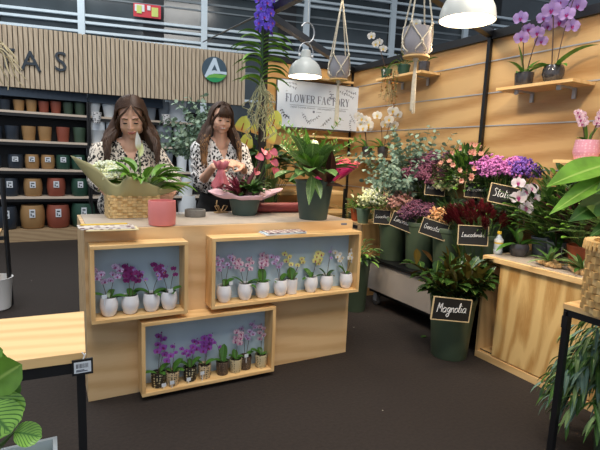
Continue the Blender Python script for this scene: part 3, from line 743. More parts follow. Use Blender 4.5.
def didone(s, H, cx, cz, y):
    tw = sum(GL[c][0] if c != ' ' else .35 for c in s) + .06*len(s)
    mb = MB(); x0 = -tw/2
    def seg(ax_, az_, bx_, bz_, w):
        a = V((ax_, az_)); b = V((bx_, bz_)); d = (b-a).normalized(); n = V((-d.y, d.x))*w/2
        q = [a-n, b-n, b+n, a+n]; mb.poly([(cx+(x0+p.x)*H*.92, cz+(p.y-.5)*H) for p in q], .002, RFACE, (0, y, 0))
    for c in s:
        if c == ' ': x0 += .35; continue
        w, st = GL[c]
        for k in st:
            if k[0] == 'v': seg(k[1], k[2], k[1], k[3], TH)
            elif k[0] == 'h': seg(k[1], k[3], k[2], k[3], TN)
            elif k[0] == 's': seg(k[1], k[2], k[1], k[3], TN)
            elif k[0] == 'd': seg(k[1], k[2], k[3], k[4], TH)
            elif k[0] == 't': seg(k[1], k[2], k[3], k[4], TN)
            elif k[0] in 'oc':
                n = 20; a0, a1 = (0, 2*PI) if k[0] == 'o' else (PI*.25, PI*1.75)
                for i in range(n):
                    u = a0+(a1-a0)*i/n; v = a0+(a1-a0)*(i+1)/n
                    ww = TN+(TH-TN)*abs(math.cos((u+v)/2))**1.5
                    seg(k[1]+k[3]*.8*math.cos(u), k[2]+k[4]*.96*math.sin(u), k[1]+k[3]*.8*math.cos(v), k[2]+k[4]*.96*math.sin(v), ww)
            elif k[0] == 'b':
                n = 10
                for i in range(n):
                    u = -PI/2+PI*i/n; v = -PI/2+PI*(i+1)/n
                    seg(.35+.27*math.cos(u), .75+.24*math.sin(u), .35+.27*math.cos(v), .75+.24*math.sin(v), TN+(TH-TN)*math.cos((u+v)/2))
                seg(.14, .99, .36, .99, TN); seg(.14, .51, .36, .51, TN)
        x0 += w+.06
    return mb
obj('lettering', didone('FLOWER FACTORY', .077, -.005, .058, -.0005), 'ink', t)
obj('rule_line', MB().box(-.34, .36, -.002, 0, -.012, -.009), 'ink', t)
me = text_mesh('FRESH FLOWER MARKET \u00b7 ARRANGEMENT AND DESIGN', .023, .0006, 'small_lettering', space=1.15); xform(me, RFACE, (0, -.001, -.032)); obj('small_lettering', me, [], t).data.materials.append(M['ink'])
obj('round_mark', MB().lathe([(.013, 0), (.013, .002)], 14, c=(-.06, 0, -.065), R=RFACE), 'ink', t)
obj('rule_line', MB().box(-.03, .03, -.002, 0, -.067, -.064), 'ink', t)
def sprig(mb, x, z, ang, L, n, s, mi=0):
    px, pz = x, z; a = ang
    for i in range(n):
        nx = px+math.cos(a)*L/n; nz = pz+math.sin(a)*L/n
        mb.poly([(px, pz-.0012), (nx, nz-.0012), (nx, nz+.0012), (px, pz+.0012)], .001, RFACE, (0, -.0005, 0), mi)
        for sd in (1, -1):
            la = a+sd*rnd(.6, 1.1); l = s*rnd(.45, .8); c, q = math.cos(la), math.sin(la)
            pts = [(nx, nz), (nx+c*l*.5-q*l*.22, nz+q*l*.5+c*l*.22), (nx+c*l, nz+q*l), (nx+c*l*.5+q*l*.22, nz+q*l*.5-c*l*.22)]
            mb.poly(pts, .0015, RFACE, (0, -.0006, 0), mi)
        px, pz = nx, nz; a += rnd(-.15, .25)
for a in ((-.40, .19, -.3, .12, 4, .028), (-.38, .15, -1.5, .10, 4, .028), (-.42, .2, .1, .14, 4, .022), (.12, .19, -1.4, .13, 5, .03), (.15, .16, -1.9, .12, 4, .03), (.22, .19, -.5, .2, 7, .034), (.30, .2, -.3, .14, 5, .03),
          (-.20, -.08, -.9, .14, 6, .032), (-.12, -.16, .1, .13, 5, .028), (.40, -.10, -1.7, .12, 5, .026), (.38, -.04, -1.2, .12, 5, .024)):
    mb = MB(); sprig(mb, *a); obj('floral_sprig', mb, 'ink', t)
for a in ((-.44, -.04, -1.3, .11, 4, .04), (-.40, -.12, -.2, .05, 2, .036), (.03, -.21, .5, .14, 5, .032), (.16, .17, -1.5, .1, 3, .03)):
    mb = MB(); sprig(mb, *a); obj('floral_sprig', mb, 'inkd', t)

# ------------------------------------------------------------------ pendant lamps
def pendant(loc, R_, lab, cord_top):
    t = thing('pendant_lamp', lab, 'lamp', loc, 0, 'pale grey dome lamps')
    H = R_*1.25
    prof = [(R_, 0), (R_*.985, R_*.12), (R_*.93, R_*.42), (R_*.80, R_*.68), (R_*.60, R_*.88), (R_*.36, R_*1.0), (R_*.30, R_*1.06), (R_*.29, R_*1.45), (R_*.24, R_*1.5), (R_*.02, R_*1.5)]
    inner = [(R_*.02, R_*1.0), (R_*.58, R_*.84), (R_*.9, R_*.42), (R_*.96, R_*.1), (R_*.97, 0)]
    obj('shade', MB().lathe(prof, 36, caps=False).lathe(inner[::-1], 36, caps=False), 'lampwhite', t)
    obj('diffuser', MB().lathe([(R_*.955, R_*.035), (R_*.955, R_*.06)], 32), 'bulb', t)
    obj('yoke', MB().tube([(-R_*.42, 0, R_*1.2)]+[(-R_*.5*math.cos(u), 0, R_*1.2+R_*.75*math.sin(u)) for u in [i*PI/10 for i in range(1, 10)]]+[(R_*.42, 0, R_*1.2)], R_*.03, 6), 'steel', t)
    for s in (-1, 1): obj('bolt', MB().ball((s*R_*.42, 0, R_*1.2), R_*.09), 'white', t)
    hk = [(R_*.05*0, 0, R_*1.95)]+[(R_*.45*math.sin(u)+R_*.05, 0, R_*2.5-R_*.55*math.cos(u)) for u in [i*PI/9 for i in range(0, 13)]]
    obj('hook', MB().tube(hk, R_*.045, 6), 'steel', t)
    obj('cord', MB().tube([(R_*.05, 0, R_*3.0), (R_*.05, 0, cord_top-loc[2])], .003, 6), 'lampwhite', t)
    L = bpy.data.lights.new('lamp_light', 'SPOT'); L.energy = 26 if R_ < .125 else 30; L.color = (1, .80, .58); L.spot_size = math.radians(150); L.spot_blend = .8; L.shadow_soft_size = .06
    lo = bpy.data.objects.new('lamp_light', L); COL.objects.link(lo); lo.parent = t; lo.location = (0, 0, -.012)
    return t
l1 = atY(305, 77, 3.05); pendant((l1.x, l1.y, l1.z), .122, 'smaller pale dome lamp hanging left of the white sign top', 7.4)
l2 = atY(467, 21, 1.75); pendant((l2.x, l2.y, l2.z), .136, 'larger pale dome lamp glowing at the top right', 7.4)
# ------------------------------------------------------------------ plant pieces
def sph(a, e): return V((math.cos(a)*math.cos(e), math.sin(a)*math.cos(e), math.sin(e)))
def flower_mb(c, n, s, up=V((0,0,1)), big=False, mb=None):
    """moth orchid bloom: three sepals, two broad petals, lip and column"""
    mb = mb or MB(); R = frame_from(n, up); c = V(c); N = R @ V((0,0,1)); seg = 5 if big else 3; nx = 4 if big else 2
    for a in (90, 215, 325):
        d = R @ V((math.cos(math.radians(a)), math.sin(math.radians(a)), .12)); mb.leaf(c, d, s*.98, s*.68, 0, .10, seg, 'oval', 0, up=N, nx=nx)
    for a in (14, 166):
        d = R @ V((math.cos(math.radians(a)), math.sin(math.radians(a)), .18)); mb.leaf(c+N*s*.03, d, s*1.08, s*1.18, 0, -.08, seg, 'oval', 0, up=N, nx=nx, wavy=.12 if big else 0)
    d = R @ V((0, -.9, .55)); mb.leaf(c+N*s*.06, d, s*.55, s*.42, 0, .35, 3, 'lance', 1, up=N)
    for a in (-1, 1):
        d = R @ V((a*.8, -.1, .8)); mb.leaf(c+N*s*.05, d, s*.3, s*.25, 0, .2, 2, 'oval', 1, up=N)
    mb.ball(c+N*s*.1, s*.09, 0, 5, 4)
    return mb
def curve_pts(p0, d0, L, bend, n=10):
    """stem curve: starts along d0 and bends by vector bend"""
    p = V(p0); d = V(d0).normalized(); out = [p.copy()]
    for i in range(n):
        p = p+d*(L/n); d = (d+V(bend)/n).normalized(); out.append(p.copy())
    return out
POTS = {
 'egg': [(.60, 0), (.80, .12), (.98, .45), (1.0, .62), (.88, .95), (.85, 1.0), (.80, .98), (.86, .8), (.5, .75)],
 'cyl': [(.86, 0), (.9, .03), (1, .9), (1, 1), (.94, 1), (.92, .85), (.5, .8)],
 'glass': [(.62, 0), (.74, .05), (1, .5), (1, .75), (.86, 1), (.80, 1), (.9, .75), (.5, .75)],
 'taper': [(.72, 0), (.74, .02), (.97, .9), (1.02, .91), (1.02, 1), (.95, 1), (.90, .85), (.5, .82)],
 'facet': [(.80, 0), (.98, .35), (1.0, .42), (.88, .97), (.88, 1), (.8, 1), (.84, .8), (.5, .8)],
}
def pot_mb(kind, r, h, seg=20): return MB().lathe([(a*r, b*h) for a, b in POTS[kind]], seg)
def soil_mb(r, z): return MB().lathe([(r, z-.004), (r, z)], 14)
def pot_parts(root, kind, r, h, mat):
    obj('pot', pot_mb(kind, r, h, 28 if r > .06 else 20), mat, root)
    obj('soil', soil_mb(r*.83, h*.86), 'soil', root)
def orchid(label, loc, pot, leaves, spikes, petal, lip='p_lip', group=None, tag_=None, leafmat_='orchidleaf', rz=0, name='potted_orchid', stake=False, big=False, face=V((-.25,-1,-.05)), bud=2, wrap=None):
    """pot = (kind, r, h, material); leaves = [(azimuth deg, length, width, elevation deg)];
       spikes = [(azimuth deg, lean, height, flowers, bloom size, arch)]"""
    t = thing(name, label, 'orchid', loc, rz, group)
    kind, r, h, m = pot; pot_parts(t, kind, r, h, m)
    z = h*.88
    for (az, L, W, el) in leaves:
        a = math.radians(az); e = math.radians(el)
        obj('leaf', MB().leaf((math.cos(a)*r*.15, math.sin(a)*r*.15, z), sph(a, e), L, W, .9 if el < 70 else .3, .2, 7, 'strap' if L/W > 3 else 'oval' if L/W < 2.4 else 'obov', 0, nx=4 if big else 2), leafmat_, t)
    for (az, lean, H, nf, fs, arch) in spikes:
        a = math.radians(az); d0 = V((math.cos(a)*lean, math.sin(a)*lean, 1))
        bend = V((math.cos(a), math.sin(a), -.5))*arch
        pts = curve_pts((math.cos(a)*r*.2, math.sin(a)*r*.2, z), d0, H, bend, 12)
        st = obj('flower_spike', MB().tube(pts, [.0035 if big else .0016]*9+[.0022 if big else .0011]*4, 5), 'spike', t)
        if stake: obj('stake', MB().tube([pts[0]+V((.004, .004, -.01)), pts[7]+V((.003, .004, .01))], .0018, 5), 'spike', t)
        for k in range(nf):
            u = 12-k*(6.2/max(nf, 1)); i = int(u); fr = u-i; p = pts[i].lerp(pts[min(12, i+1)], fr)
            sd = 1 if k % 2 else -1
            off = V((sd*fs*.75, -fs*.3, rnd(-.2, .25)*fs)); q = p+off
            fs_ = fs*(1.0 if big else 1.18); fm = flower_mb(q, face+V((sd*.35+rnd(-.25, .25), 0, rnd(-.3, .2))), fs_*rnd(.9, 1.1), big=big)
            fo = obj('flower', fm, [petal, lip], t)
        for k in range(bud):
            p = pts[12]+(pts[12]-pts[11])*(k+.4)*.8
            obj('bud', MB().ball(p+V((0, 0, -.004)), (fs*.22, fs*.22, fs*.3), 0, 6, 4), petal, t)
    if tag_:
        x, y, zz = tag_
        tg = obj('price_tag', MB().obox((x, y, zz), (.024, .001, .02), rotz(.1)).obox((x, y+.002, zz-.02), (.004, .001, .05), rotz(.1)), 'tagpaper', t)
    return t

# ------------------------------------------------------------------ the orchids in the three boxes
def box_spots(box, pxs, depth):
    zf = box[2]+.0205; out = []
    for px, py in pxs:
        p = atZ(px, py, zf); q = atY(px, py, CF-depth); out.append(V((q.x, CF-depth, zf)))
    return out
WP = ('egg', .044, .096, 'whiteceramic')
sp = box_spots(BL, [(109, 311), (130.4, 310), (151.6, 309), (169, 308)], .062)
g = None
orchid('mini orchid with pale lilac blooms and a tag, leftmost of four in the small box', sp[0], WP, [(178, .085, .042, 40), (-20, .075, .04, 30), (60, .06, .034, 55)],
       [(175, .16, .16, 4, .017, .25), (20, .10, .165, 5, .017, .35)], 'p_pale', tag_=(-.025, -.049, .112), rz=0)
orchid('mini orchid with deep magenta blooms, second from left in the small box', sp[1], WP, [(185, .08, .04, 18), (15, .07, .04, 40), (90, .05, .03, 60)],
       [(100, .05, .155, 7, .0165, .2), (0, .12, .13, 4, .015, .3)], 'p_magenta')
orchid('mini orchid with small lilac blooms on two spikes, third in the small box', sp[2], WP, [(170, .09, .045, 38), (10, .09, .042, 28), (-60, .06, .034, 25)],
       [(172, .25, .15, 4, .013, .35), (10, .1, .145, 4, .0125, .7)], 'p_lilac', 'p_yellowlip', bud=3)
orchid('mini orchid with dark magenta arching blooms and a tag, rightmost in the small box', sp[3], WP, [(5, .085, .04, 35), (180, .06, .036, 30), (-80, .05, .03, 30)],
       [(165, .12, .165, 6, .016, .45), (20, .08, .13, 2, .013, .3)], 'p_magenta', tag_=(-.002, -.049, .11))
sp = box_spots(BR, [(224, 291.5), (245, 290), (262.3, 287.5), (280.5, 286), (292.5, 284), (311, 282.5), (326.5, 280.5), (346, 278.5)], .062)
WP = ('egg', .043, .096, 'whiteceramic')
orchid('mini orchid with freckled lilac blooms and one bare side, leftmost in the long box', sp[0], WP, [(10, .075, .045, 48), (60, .05, .03, 60)], [(175, .06, .17, 5, .016, .15), (15, .08, .175, 4, .014, .3)], 'p_pale', tag_=(.03, -.03, .11))
orchid('mini orchid with pink blooms spread wide above drooping leaves, second in the long box', sp[1], WP, [(-30, .1, .028, 40), (-10, .09, .028, 20), (160, .09, .026, 50), (-50, .07, .026, 10)], [(170, .14, .17, 6, .017, .4), (20, .06, .15, 4, .015, .3)], 'p_pink')
orchid('mini orchid with lilac pink blooms over one upright leaf, third in the long box', sp[2], WP, [(80, .09, .052, 70), (170, .085, .028, 28), (0, .05, .03, 30)], [(60, .1, .165, 7, .0175, .2)], 'p_pink')
orchid('mini orchid with pale pink blooms and a short dark leaf, fourth in the long box', sp[3], WP, [(20, .06, .042, 55), (200, .04, .026, 20)], [(165, .12, .155, 4, .016, .3), (100, .04, .14, 2, .014, .2)], 'p_pale')
orchid('mini orchid with yellow and magenta blooms behind its neighbour, fifth in the long box', sp[4]+V((0, .012, 0)), ('cyl', .037, .09, 'whiteceramic'), [(80, .08, .055, 70), (10, .06, .034, 60), (165, .07, .03, 50)], [(170, .1, .17, 4, .0165, .2), (15, .35, .15, 3, .015, .5)], 'p_yellow')
orchid('mini orchid with yellow red-lipped blooms leaning right, sixth in the long box', sp[5], WP, [(120, .075, .05, 60), (185, .06, .03, 15), (60, .05, .03, 50)], [(20, .35, .165, 6, .0175, .1)], 'p_yellow')
orchid('mini orchid with few dull buds and spreading dark leaves, seventh in the long box', sp[6], WP, [(25, .1, .026, 35), (180, .08, .026, 25), (5, .06, .03, 15), (140, .07, .03, 60)], [(40, .2, .16, 2, .010, .3)], 'p_lilac', bud=4, leafmat_='leaf_dark')
orchid('mini orchid with white blooms over one oval leaf, rightmost in the long box', sp[7], WP, [(150, .075, .05, 62), (30, .04, .026, 40)], [(150, .25, .16, 5, .016, .3), (15, .22, .165, 6, .0175, .3)], 'p_white', 'p_yellowlip')
sp = box_spots(BB, [(158, 377), (172, 375), (190, 371.5), (204.5, 368.5), (222.5, 365.5), (235.6, 364), (246, 362.5), (261, 359)], .062)
CP = lambda m: ('cyl', .037, .078, m)
orchid('mini orchid with purple blooms in a black mosaic pot, leftmost in the low box', sp[0], CP('mosaic1'), [(175, .085, .036, 25), (20, .08, .04, 45), (-60, .05, .03, 30)], [(60, .12, .2, 5, .018, .25), (30, .2, .14, 2, .013, .3)], 'p_purple', tag_=(.022, -.042, .018))
orchid('mini orchid with magenta pink low blooms in a cream and black mosaic pot, low box', sp[1]+V((0, -.012, 0)), CP('mosaic2'), [(15, .085, .05, 60), (-10, .06, .044, 20), (150, .04, .03, 40)], [(160, .06, .11, 3, .017, .3), (60, .04, .14, 2, .012, .3)], 'p_purple', tag_=(-.012, -.043, .03))
orchid('mini orchid with two purple clusters in a black mosaic pot, third in the low box', sp[2], CP('mosaic1'), [(5, .08, .042, 55), (165, .07, .04, 50), (80, .05, .03, 70)], [(165, .1, .12, 4, .013, .3), (30, .16, .15, 5, .016, .25)], 'p_purple', tag_=(-.018, -.042, .024))
orchid('mini orchid with the largest purple blooms and a white tag, fourth in the low box', sp[3], CP('mosaic2'), [(10, .075, .038, 30), (175, .06, .036, 50)], [(60, .12, .15, 7, .019, .25), (20, .06, .17, 3, .012, .35)], 'p_purple', tag_=(-.025, -.042, .045))
orchid('orchid with a tall upright leaf in a dark brown pot, fifth in the low box', sp[4], CP('mosaic4'), [(60, .1, .05, 72), (175, .05, .034, 40), (10, .06, .03, 10)], [(170, .12, .13, 2, .012, .3)], 'p_purple')
orchid('mini orchid with pale pink blooms in a cream lattice pot, sixth in the low box', sp[5], CP('mosaic3'), [(175, .05, .04, 55), (10, .04, .036, 20), (100, .06, .04, 70)], [(45, .06, .16, 6, .0175, .2)], 'p_pink')
orchid('mini orchid with lilac blooms and a tag in a dark brown lattice pot, low box', sp[6]+V((0, .012, 0)), CP('mosaic4'), [(10, .06, .036, 40), (180, .05, .03, 30)], [(20, .12, .2, 5, .016, .3), (100, .05, .17, 2, .013, .2)], 'p_pale', tag_=(-.01, -.04, .095))
orchid('mini orchid with pinkish blooms in a cream lattice pot, rightmost in the low box', sp[7], CP('mosaic3'), [(170, .075, .046, 50), (5, .08, .036, 15), (90, .05, .035, 60)], [(70, .06, .17, 5, .015, .25)], 'p_pink')

# ------------------------------------------------------------------ papers on the counter
def magazine(root, w, d, z, cover, dx=0, dy=0, rz=0, curl=0):
    mb = MB(); n = 6; R = rotz(rz)
    for layer, zz in ((0, z), (1, z+.004)):
        pass
    vs = []; 
    for zz in (z, z+.004):
        for j in range(2):
            for i in range(n+1):
                x = -w/2+w*i/n; y = (-d/2, d/2)[j]; p = R @ V((x, y, 0))
                vs.append((p.x+dx, p.y+dy, zz-(curl*(1-j))))
    m = n+1; fs = []
    for i in range(n):
        fs += [(i, i+m, i+1+m, i+1), (2*m+i, 2*m+i+1, 3*m+i+1, 3*m+i), (i, i+1, 2*m+i+1, 2*m+i), (m+i, 3*m+i, 3*m+i+1, m+i+1)]
    fs += [(0, 2*m, 3*m, m), (n, m+n, 3*m+n, 2*m+n)]
    mb.add(vs, fs); return obj('magazine', mb, cover, None, smooth=False)
a = atZ(105, 231, CT+.006)
k0 = (a.x+.01, CF-.015)
for i, (w, d, m, dx, dy, rz, lab) in enumerate([(.24, .12, 'cream', .03, -.02, -.05, 'cream leaflet lying under the magazines at the counter left corner'), (.25, .12, 'magcover', .012, 0, -.04, 'printed magazine overhanging the left counter corner'),
      (.24, .11, 'magcover', -.004, .012, .02, 'upper printed magazine of the pile at the counter left corner'), (.22, .025, 'yellowcap', .0, .05, .0, 'yellow edged leaflet at the back of the left magazine pile')]):
    o = magazine(None, w, d, CT+.0045+i*.0045, m, 0, 0, rz, 0); o.location = (k0[0]+dx, k0[1]+dy, 0); tag(o, lab, 'magazine', 'magazines on the counter corner'); o.name = 'magazine'
a = atZ(283, 233, BR[3]+.003)
for i, (w, d, m, dx, rz, lab) in enumerate([(.27, .11, 'paper', 0, .05, 'white leaflet lying on top of the long plant box, lowest of three'), (.26, .10, 'bluegrey', .0, -.06, 'blue grey leaflet in the middle of the pile on the long box'), (.25, .10, 'magcover', .01, .02, 'glossy printed magazine lying open on the long plant box')]):
    o = magazine(None, w, d, BR[3]+.0015+i*.0045, m, 0, 0, rz, 0); o.location = (a.x+dx, CF-.062, 0); tag(o, lab, 'magazine', 'magazines on the long plant box')

# ------------------------------------------------------------------ baskets
def weave(mb, pts, h, z0, rows, step, th=.004, flare=1.0):
    """over-under weave around a closed outline of points"""
    n = len(pts); q_ = 0
    for k in range(n):
        a = V(pts[k]+(0,)) if len(pts[k]) == 2 else V(pts[k]); b = V(pts[(k+1) % n]+(0,)) if len(pts[k]) == 2 else V(pts[(k+1) % n])
        L = (b-a).length; m = max(1, round(L/step)); dr = (b-a)/m; nr = V((dr.y, -dr.x, 0)).normalized()
        for i in range(m):
            for r in range(rows):
                hh = h/rows; z = z0+r*hh; f0 = 1+(flare-1)*(r/rows)
                over = (i+q_+r) % 2; o = th if over else -th*.2
                p0 = (a+dr*i)*f0; p1 = (a+dr*(i+1))*f0; mid = (p0+p1)/2+nr*o
                e0 = p0-nr*th*.3; e1 = p1-nr*th*.3
                zz = z+hh*.06; zt = z+hh*.94
                vs = [e0+V((0,0,zz)), mid+V((0,0,zz)), e1+V((0,0,zz)), e0+V((0,0,zt)), mid+V((0,0,zt)), e1+V((0,0,zt))]
                q0 = p0.lerp(p1, .22)+nr*o*.9; q1 = p0.lerp(p1, .78)+nr*o*.9
                vs = [e0+V((0,0,zz)), q0+V((0,0,zz)), q1+V((0,0,zz)), e1+V((0,0,zz)), e0+V((0,0,zt)), q0+V((0,0,zt)), q1+V((0,0,zt)), e1+V((0,0,zt))]
                mb.add(vs, [(0,1,5,4), (1,2,6,5), (2,3,7,6), (0,3,2,1), (4,5,6,7)], 1 if ((i+q_)*7+r*3) % 4 == 0 else 0)
        q_ += m
def rrect(w, d, r, n=3):
    out = []
    for cx_, cy_, a0 in ((w-r, -d+r, -90), (w-r, d-r, 0), (-w+r, d-r, 90), (-w+r, -d+r, 180)):
        for i in range(n+1):
            a = math.radians(a0+90*i/n); out.append((cx_+r*math.cos(a), cy_+r*math.sin(a)))
    return out
def sheet_wrap(rin, outer, n=48, rows=6, mi=0, wave=.012, k=7, seed=1):
    """paper around a pot: inner ring rin(theta) -> (x,y,z), outer ring outer(theta) -> (x,y,z)"""
    rr = random.Random(seed); ph = rr.random()*6; mb = MB(); vs = []; fs = []
    for j in range(rows+1):
        t = j/rows
        for i in range(n):
            th = 2*PI*i/n; a = V(rin(th)); b = V(outer(th)); p = a.lerp(b, t)
            p.z += -math.sin(PI*t)*.018
            w = wave*t*(math.sin(k*th+ph)+.5*math.sin((k+4)*th+2*ph))
            p += V((math.cos(th), math.sin(th), .6))*w
            vs.append(p)
    for j in range(rows):
        for i in range(n):
            i2 = (i+1) % n; fs.append((j*n+i, j*n+i2, (j+1)*n+i2, (j+1)*n+i))
    return mb.add(vs, fs)
def solid(o, th=.0015):
    m = o.modifiers.new('thick', 'SOLIDIFY'); m.thickness = th; return o
b0 = atZ(109, 219.5, CT); b1 = atZ(161.5, 219, CT)
bw = (b1.x-b0.x)/2; bd = .10
t = thing('gift_basket', 'pale woven basket with white hydrangea and peace lily held by the first florist', 'basket', ((b0.x+b1.x)/2, b0.y+bd+.005, CT+.004))
BSK = t
mb = MB(); weave(mb, rrect(bw, bd, .02, 2), .135, 0, 8, .026, .0065); obj('woven_wall', mb, ['wicker', 'wickerd'], t)
mb = MB().poly(rrect(bw-.006, bd-.006, .02, 2), .004, Matrix.Identity(3), (0, 0, 0)); obj('base', mb, 'wickerd', t)
obj('soil', MB().poly(rrect(bw-.008, bd-.008, .02, 2), .01, Matrix.Identity(3), (0, 0, .11)), 'soil', t)
def rin(th): return (bw*.98*max(-1, min(1, 1.25*math.cos(th))), bd*.98*max(-1, min(1, 1.25*math.sin(th))), .125)
def lobes(th, spec):
    s = 0
    for c, w, v in spec:
        d = (th-math.radians(c)+PI) % (2*PI)-PI; s += v*math.exp(-(d/math.radians(w))**2)
    return s
def rout(th):
    r = 1+lobes(th, [(184, 16, 1.1), (1, 17, 1.15), (90, 40, .35), (270, 60, .12)])
    z = .20+lobes(th, [(184, 24, .15), (2, 25, -.005), (262, 38, .035), (90, 60, .05), (320, 22, -.03), (225, 20, -.02)])
    return (bw*1.12*r*math.cos(th), (bd*1.3+.02)*r*math.sin(th)*(1 if abs(math.sin(th)) > .5 else 1), z)
solid(obj('wrapping_paper', sheet_wrap(rin, rout, 64, 8, wave=.014, k=7, seed=3), 'kraftgreen', t))
# hydrangea heads
for k, (x, y, z, r) in enumerate([(-.165, .0, .27, .05), (-.10, -.03, .25, .045), (-.12, .05, .28, .042), (-.20, .04, .25, .04), (-.14, -.05, .24, .035)]):
    mb = MB()
    for i in range(120):
        d = sph(rnd(0, 2*PI), math.asin(rnd(-.3, 1))); mb.floret(V((x, y, z))+d*r*rnd(.85, 1.1), .012, 0 if i % 3 else 1)
    obj('hydrangea_head', mb, ['white_fl', 'cream_fl'], t)
mb = MB()
for i in range(36):
    a = rnd(0, 2*PI); e = rnd(.35, 1.2); mb.tube(arc((.06, .0, .12), V((.06, .0, .12))+sph(a, e)*.16, .01, 4), .002, 4, 1)
    b_ = V((.06, 0, .12))+sph(a, e)*rnd(.10, .17)
    mb.leaf(b_, sph(a, e*.75), rnd(.13, .20), rnd(.045, .065), 1.1, .25, 7, 'lance', 0)
obj('foliage', mb, ['leaf_bright', 'stem'], t)
mb = MB()
for i in range(10): mb.leaf((-.14+rnd(-.06, .06), rnd(-.03, .06), .2), sph(rnd(0, 6.28), rnd(.1, .6)), .08, .045, .8, .2, 5, 'oval')
obj('hydrangea_leaves', mb, 'leaf_bright', t)
ps = atY(138, 150, t.location.y+.02)-t.location
obj('spathe', MB().leaf(ps, (-.06, -.1, 1), .11, .036, .1, .6, 8, 'lance', 0, up=V((0,-1,0))).tube([(.06, 0, .12), ps], .0025, 5, 1), ['p_white', 'stem'], t)
obj('spathe', MB().leaf(ps+V((.012, .01, -.04)), (.15, -.1, 1), .085, .03, .1, .5, 8, 'lance', 0, up=V((0,-1,0))).tube([(.06, 0, .12), ps+V((.012, .01, -.04))], .0025, 5, 1), ['cream_fl', 'stem'], t)

# coral pink pot, grey ring, papers, clip of kraft ribbon
a = atZ(165, 226.5, CT+.004)
t = thing('ceramic_pot', 'empty coral pink ceramic pot on the counter beside the woven basket', 'pot', (a.x, a.y+.07, CT+.004))
obj('body', MB().lathe([(.066, 0), (.070, .004), (.073, .06), (.072, .128), (.070, .132), (.066, .132), (.064, .1), (.06, .012), (.0, .012)], 40), 'pinkpot', t)
a = atZ(198, 217.5, CT+.004)
tag(obj('concrete_dish', MB().lathe([(.062, 0), (.064, .003), (.064, .042), (.062, .044), (.054, .044), (.052, .012), (0, .012)], 36), 'concrete', loc=(a.x, a.y+.062, CT+.0035)), 'low round grey concrete dish on the counter right of the pink pot', 'dish')
a = atZ(187, 214, CT+.004); tag(obj('paper_sheet', MB().obox((0,0,.001), (.16, .1, .002), rotz(.2)), 'paper', loc=(a.x, a.y+.05, CT+.0035)), 'white paper sheet lying behind the concrete dish', 'paper')
a = atZ(222, 213, CT+.004)
mb = MB()
for s, w in ((1, .03), (-1, .03)): mb.tube([V((s*.0, 0, .006)), V((s*.03, 0, .02)), V((s*.045, 0, .045)), V((s*.02, .0, .05)), V((0, 0, .012))], .009, 6, 0, .25)
mb.tube([(-.01, 0, .01), (-.035, -.005, .06), (-.03, 0, .085)], .008, 6, 0, .3); mb.obox((0, 0, .004), (.09, .04, .008), rotz(.3))
tag(obj('kraft_bow', mb, 'kraft', loc=(a.x, a.y+.02, CT+.0035)), 'folded kraft paper bow lying beside the round green planter', 'bow')

# burgundy roll of wrapping paper
a = atZ(264, 213.5, CT+.02); b = atZ(305, 215.5, CT+.02)
tag(obj('paper_roll', MB().tube([(a.x, CB-.11, CT+.039), (a.x+.42, CB-.145, CT+.039)], .035, 24), 'rollred'), 'burgundy roll of wrapping paper lying along the counter rear edge', 'paper roll')

# round green planter wrapped in pink tissue
a = atZ(249, 216, CT+.004); c_ = V((a.x, a.y+.08, CT+.0035))
t = thing('tissue_wrapped_planter', 'round dark green planter with pink anthurium and burgundy leaves in pink tissue', 'planter', c_)
TP = t
obj('bowl', MB().lathe([(.078, 0), (.08, .004), (.106, .11), (.112, .112), (.112, .124), (.106, .124), (.1, .1), (.05, .09)], 36), 'planter_green', t)
obj('soil', soil_mb(.1, .112), 'soil', t)
def rin(th): return (.112*math.cos(th), .112*math.sin(th), .118)
def rout(th):
    r = .17+lobes(th, [(180, 22, .08), (2, 22, .11), (250, 18, .02), (90, 40, .03)]); z = .14+lobes(th, [(5, 20, .035), (175, 24, .01), (290, 20, -.01), (90, 60, .04)])
    return (r*math.cos(th), r*.8*math.sin(th), z)
solid(obj('tissue_paper', sheet_wrap(rin, rout, 64, 6, wave=.014, k=6, seed=5), 'pinkpaper', t))
mb = MB()
for i in range(30):
    a = math.radians(150+rnd(-100, 90)); mb.leaf((-.05, -.02, .12), sph(a, rnd(.4, 1.3)), rnd(.12, .19), .034, .8, .2, 7, 'lance', i % 2)
obj('cordyline_leaves', mb, ['pinkleaf', 'burgleaf'], t)
tip = atY(268, 145, c_.y)-c_
obj('calathea_leaf', MB().leaf((-.01, 0, .1), tip-V((-.01, 0, .1)), .29, .06, .1, .35, 8, 'lance', 0, nx=4), 'burgleaf', t)
obj('calathea_leaf', MB().leaf((-.03, 0, .1), (-.5, -.3, .35), .2, .045, .5, .3, 8, 'lance', 0, nx=4), 'striped', t)
mb = MB()
for i in range(60):
    a = rnd(0, 2*PI); e = rnd(.3, 1.3); p = V((.05, .02, .12))+sph(a, e)*rnd(.03, .1); mb.leaf(p, sph(a, e*.6), rnd(.06, .09), rnd(.045, .06), .9, .12, 5, 'heart')
obj('anthurium_leaves', mb, 'leaf', t)
for px, py in ((257, 155), (268, 153), (272, 160), (275, 168), (257, 170), (264, 150), (271, 150)):
    p = atY(px, py, c_.y+rnd(-.04, .02))-c_
    f = obj('anthurium_flower', MB().leaf(p, (rnd(-.4, .4), -.5, rnd(-.8, -.2)), .06, .055, .2, .15, 5, 'heart', 0, up=V((0,-1,.2))).tube([(.06, .02, .12), p], .0022, 5, 1), ['spathe_pink', 'stem'], t)
    obj('spadix', MB().tube([p, p+V((0, -.02, .02))], .003, 5), 'yellowcap', f)
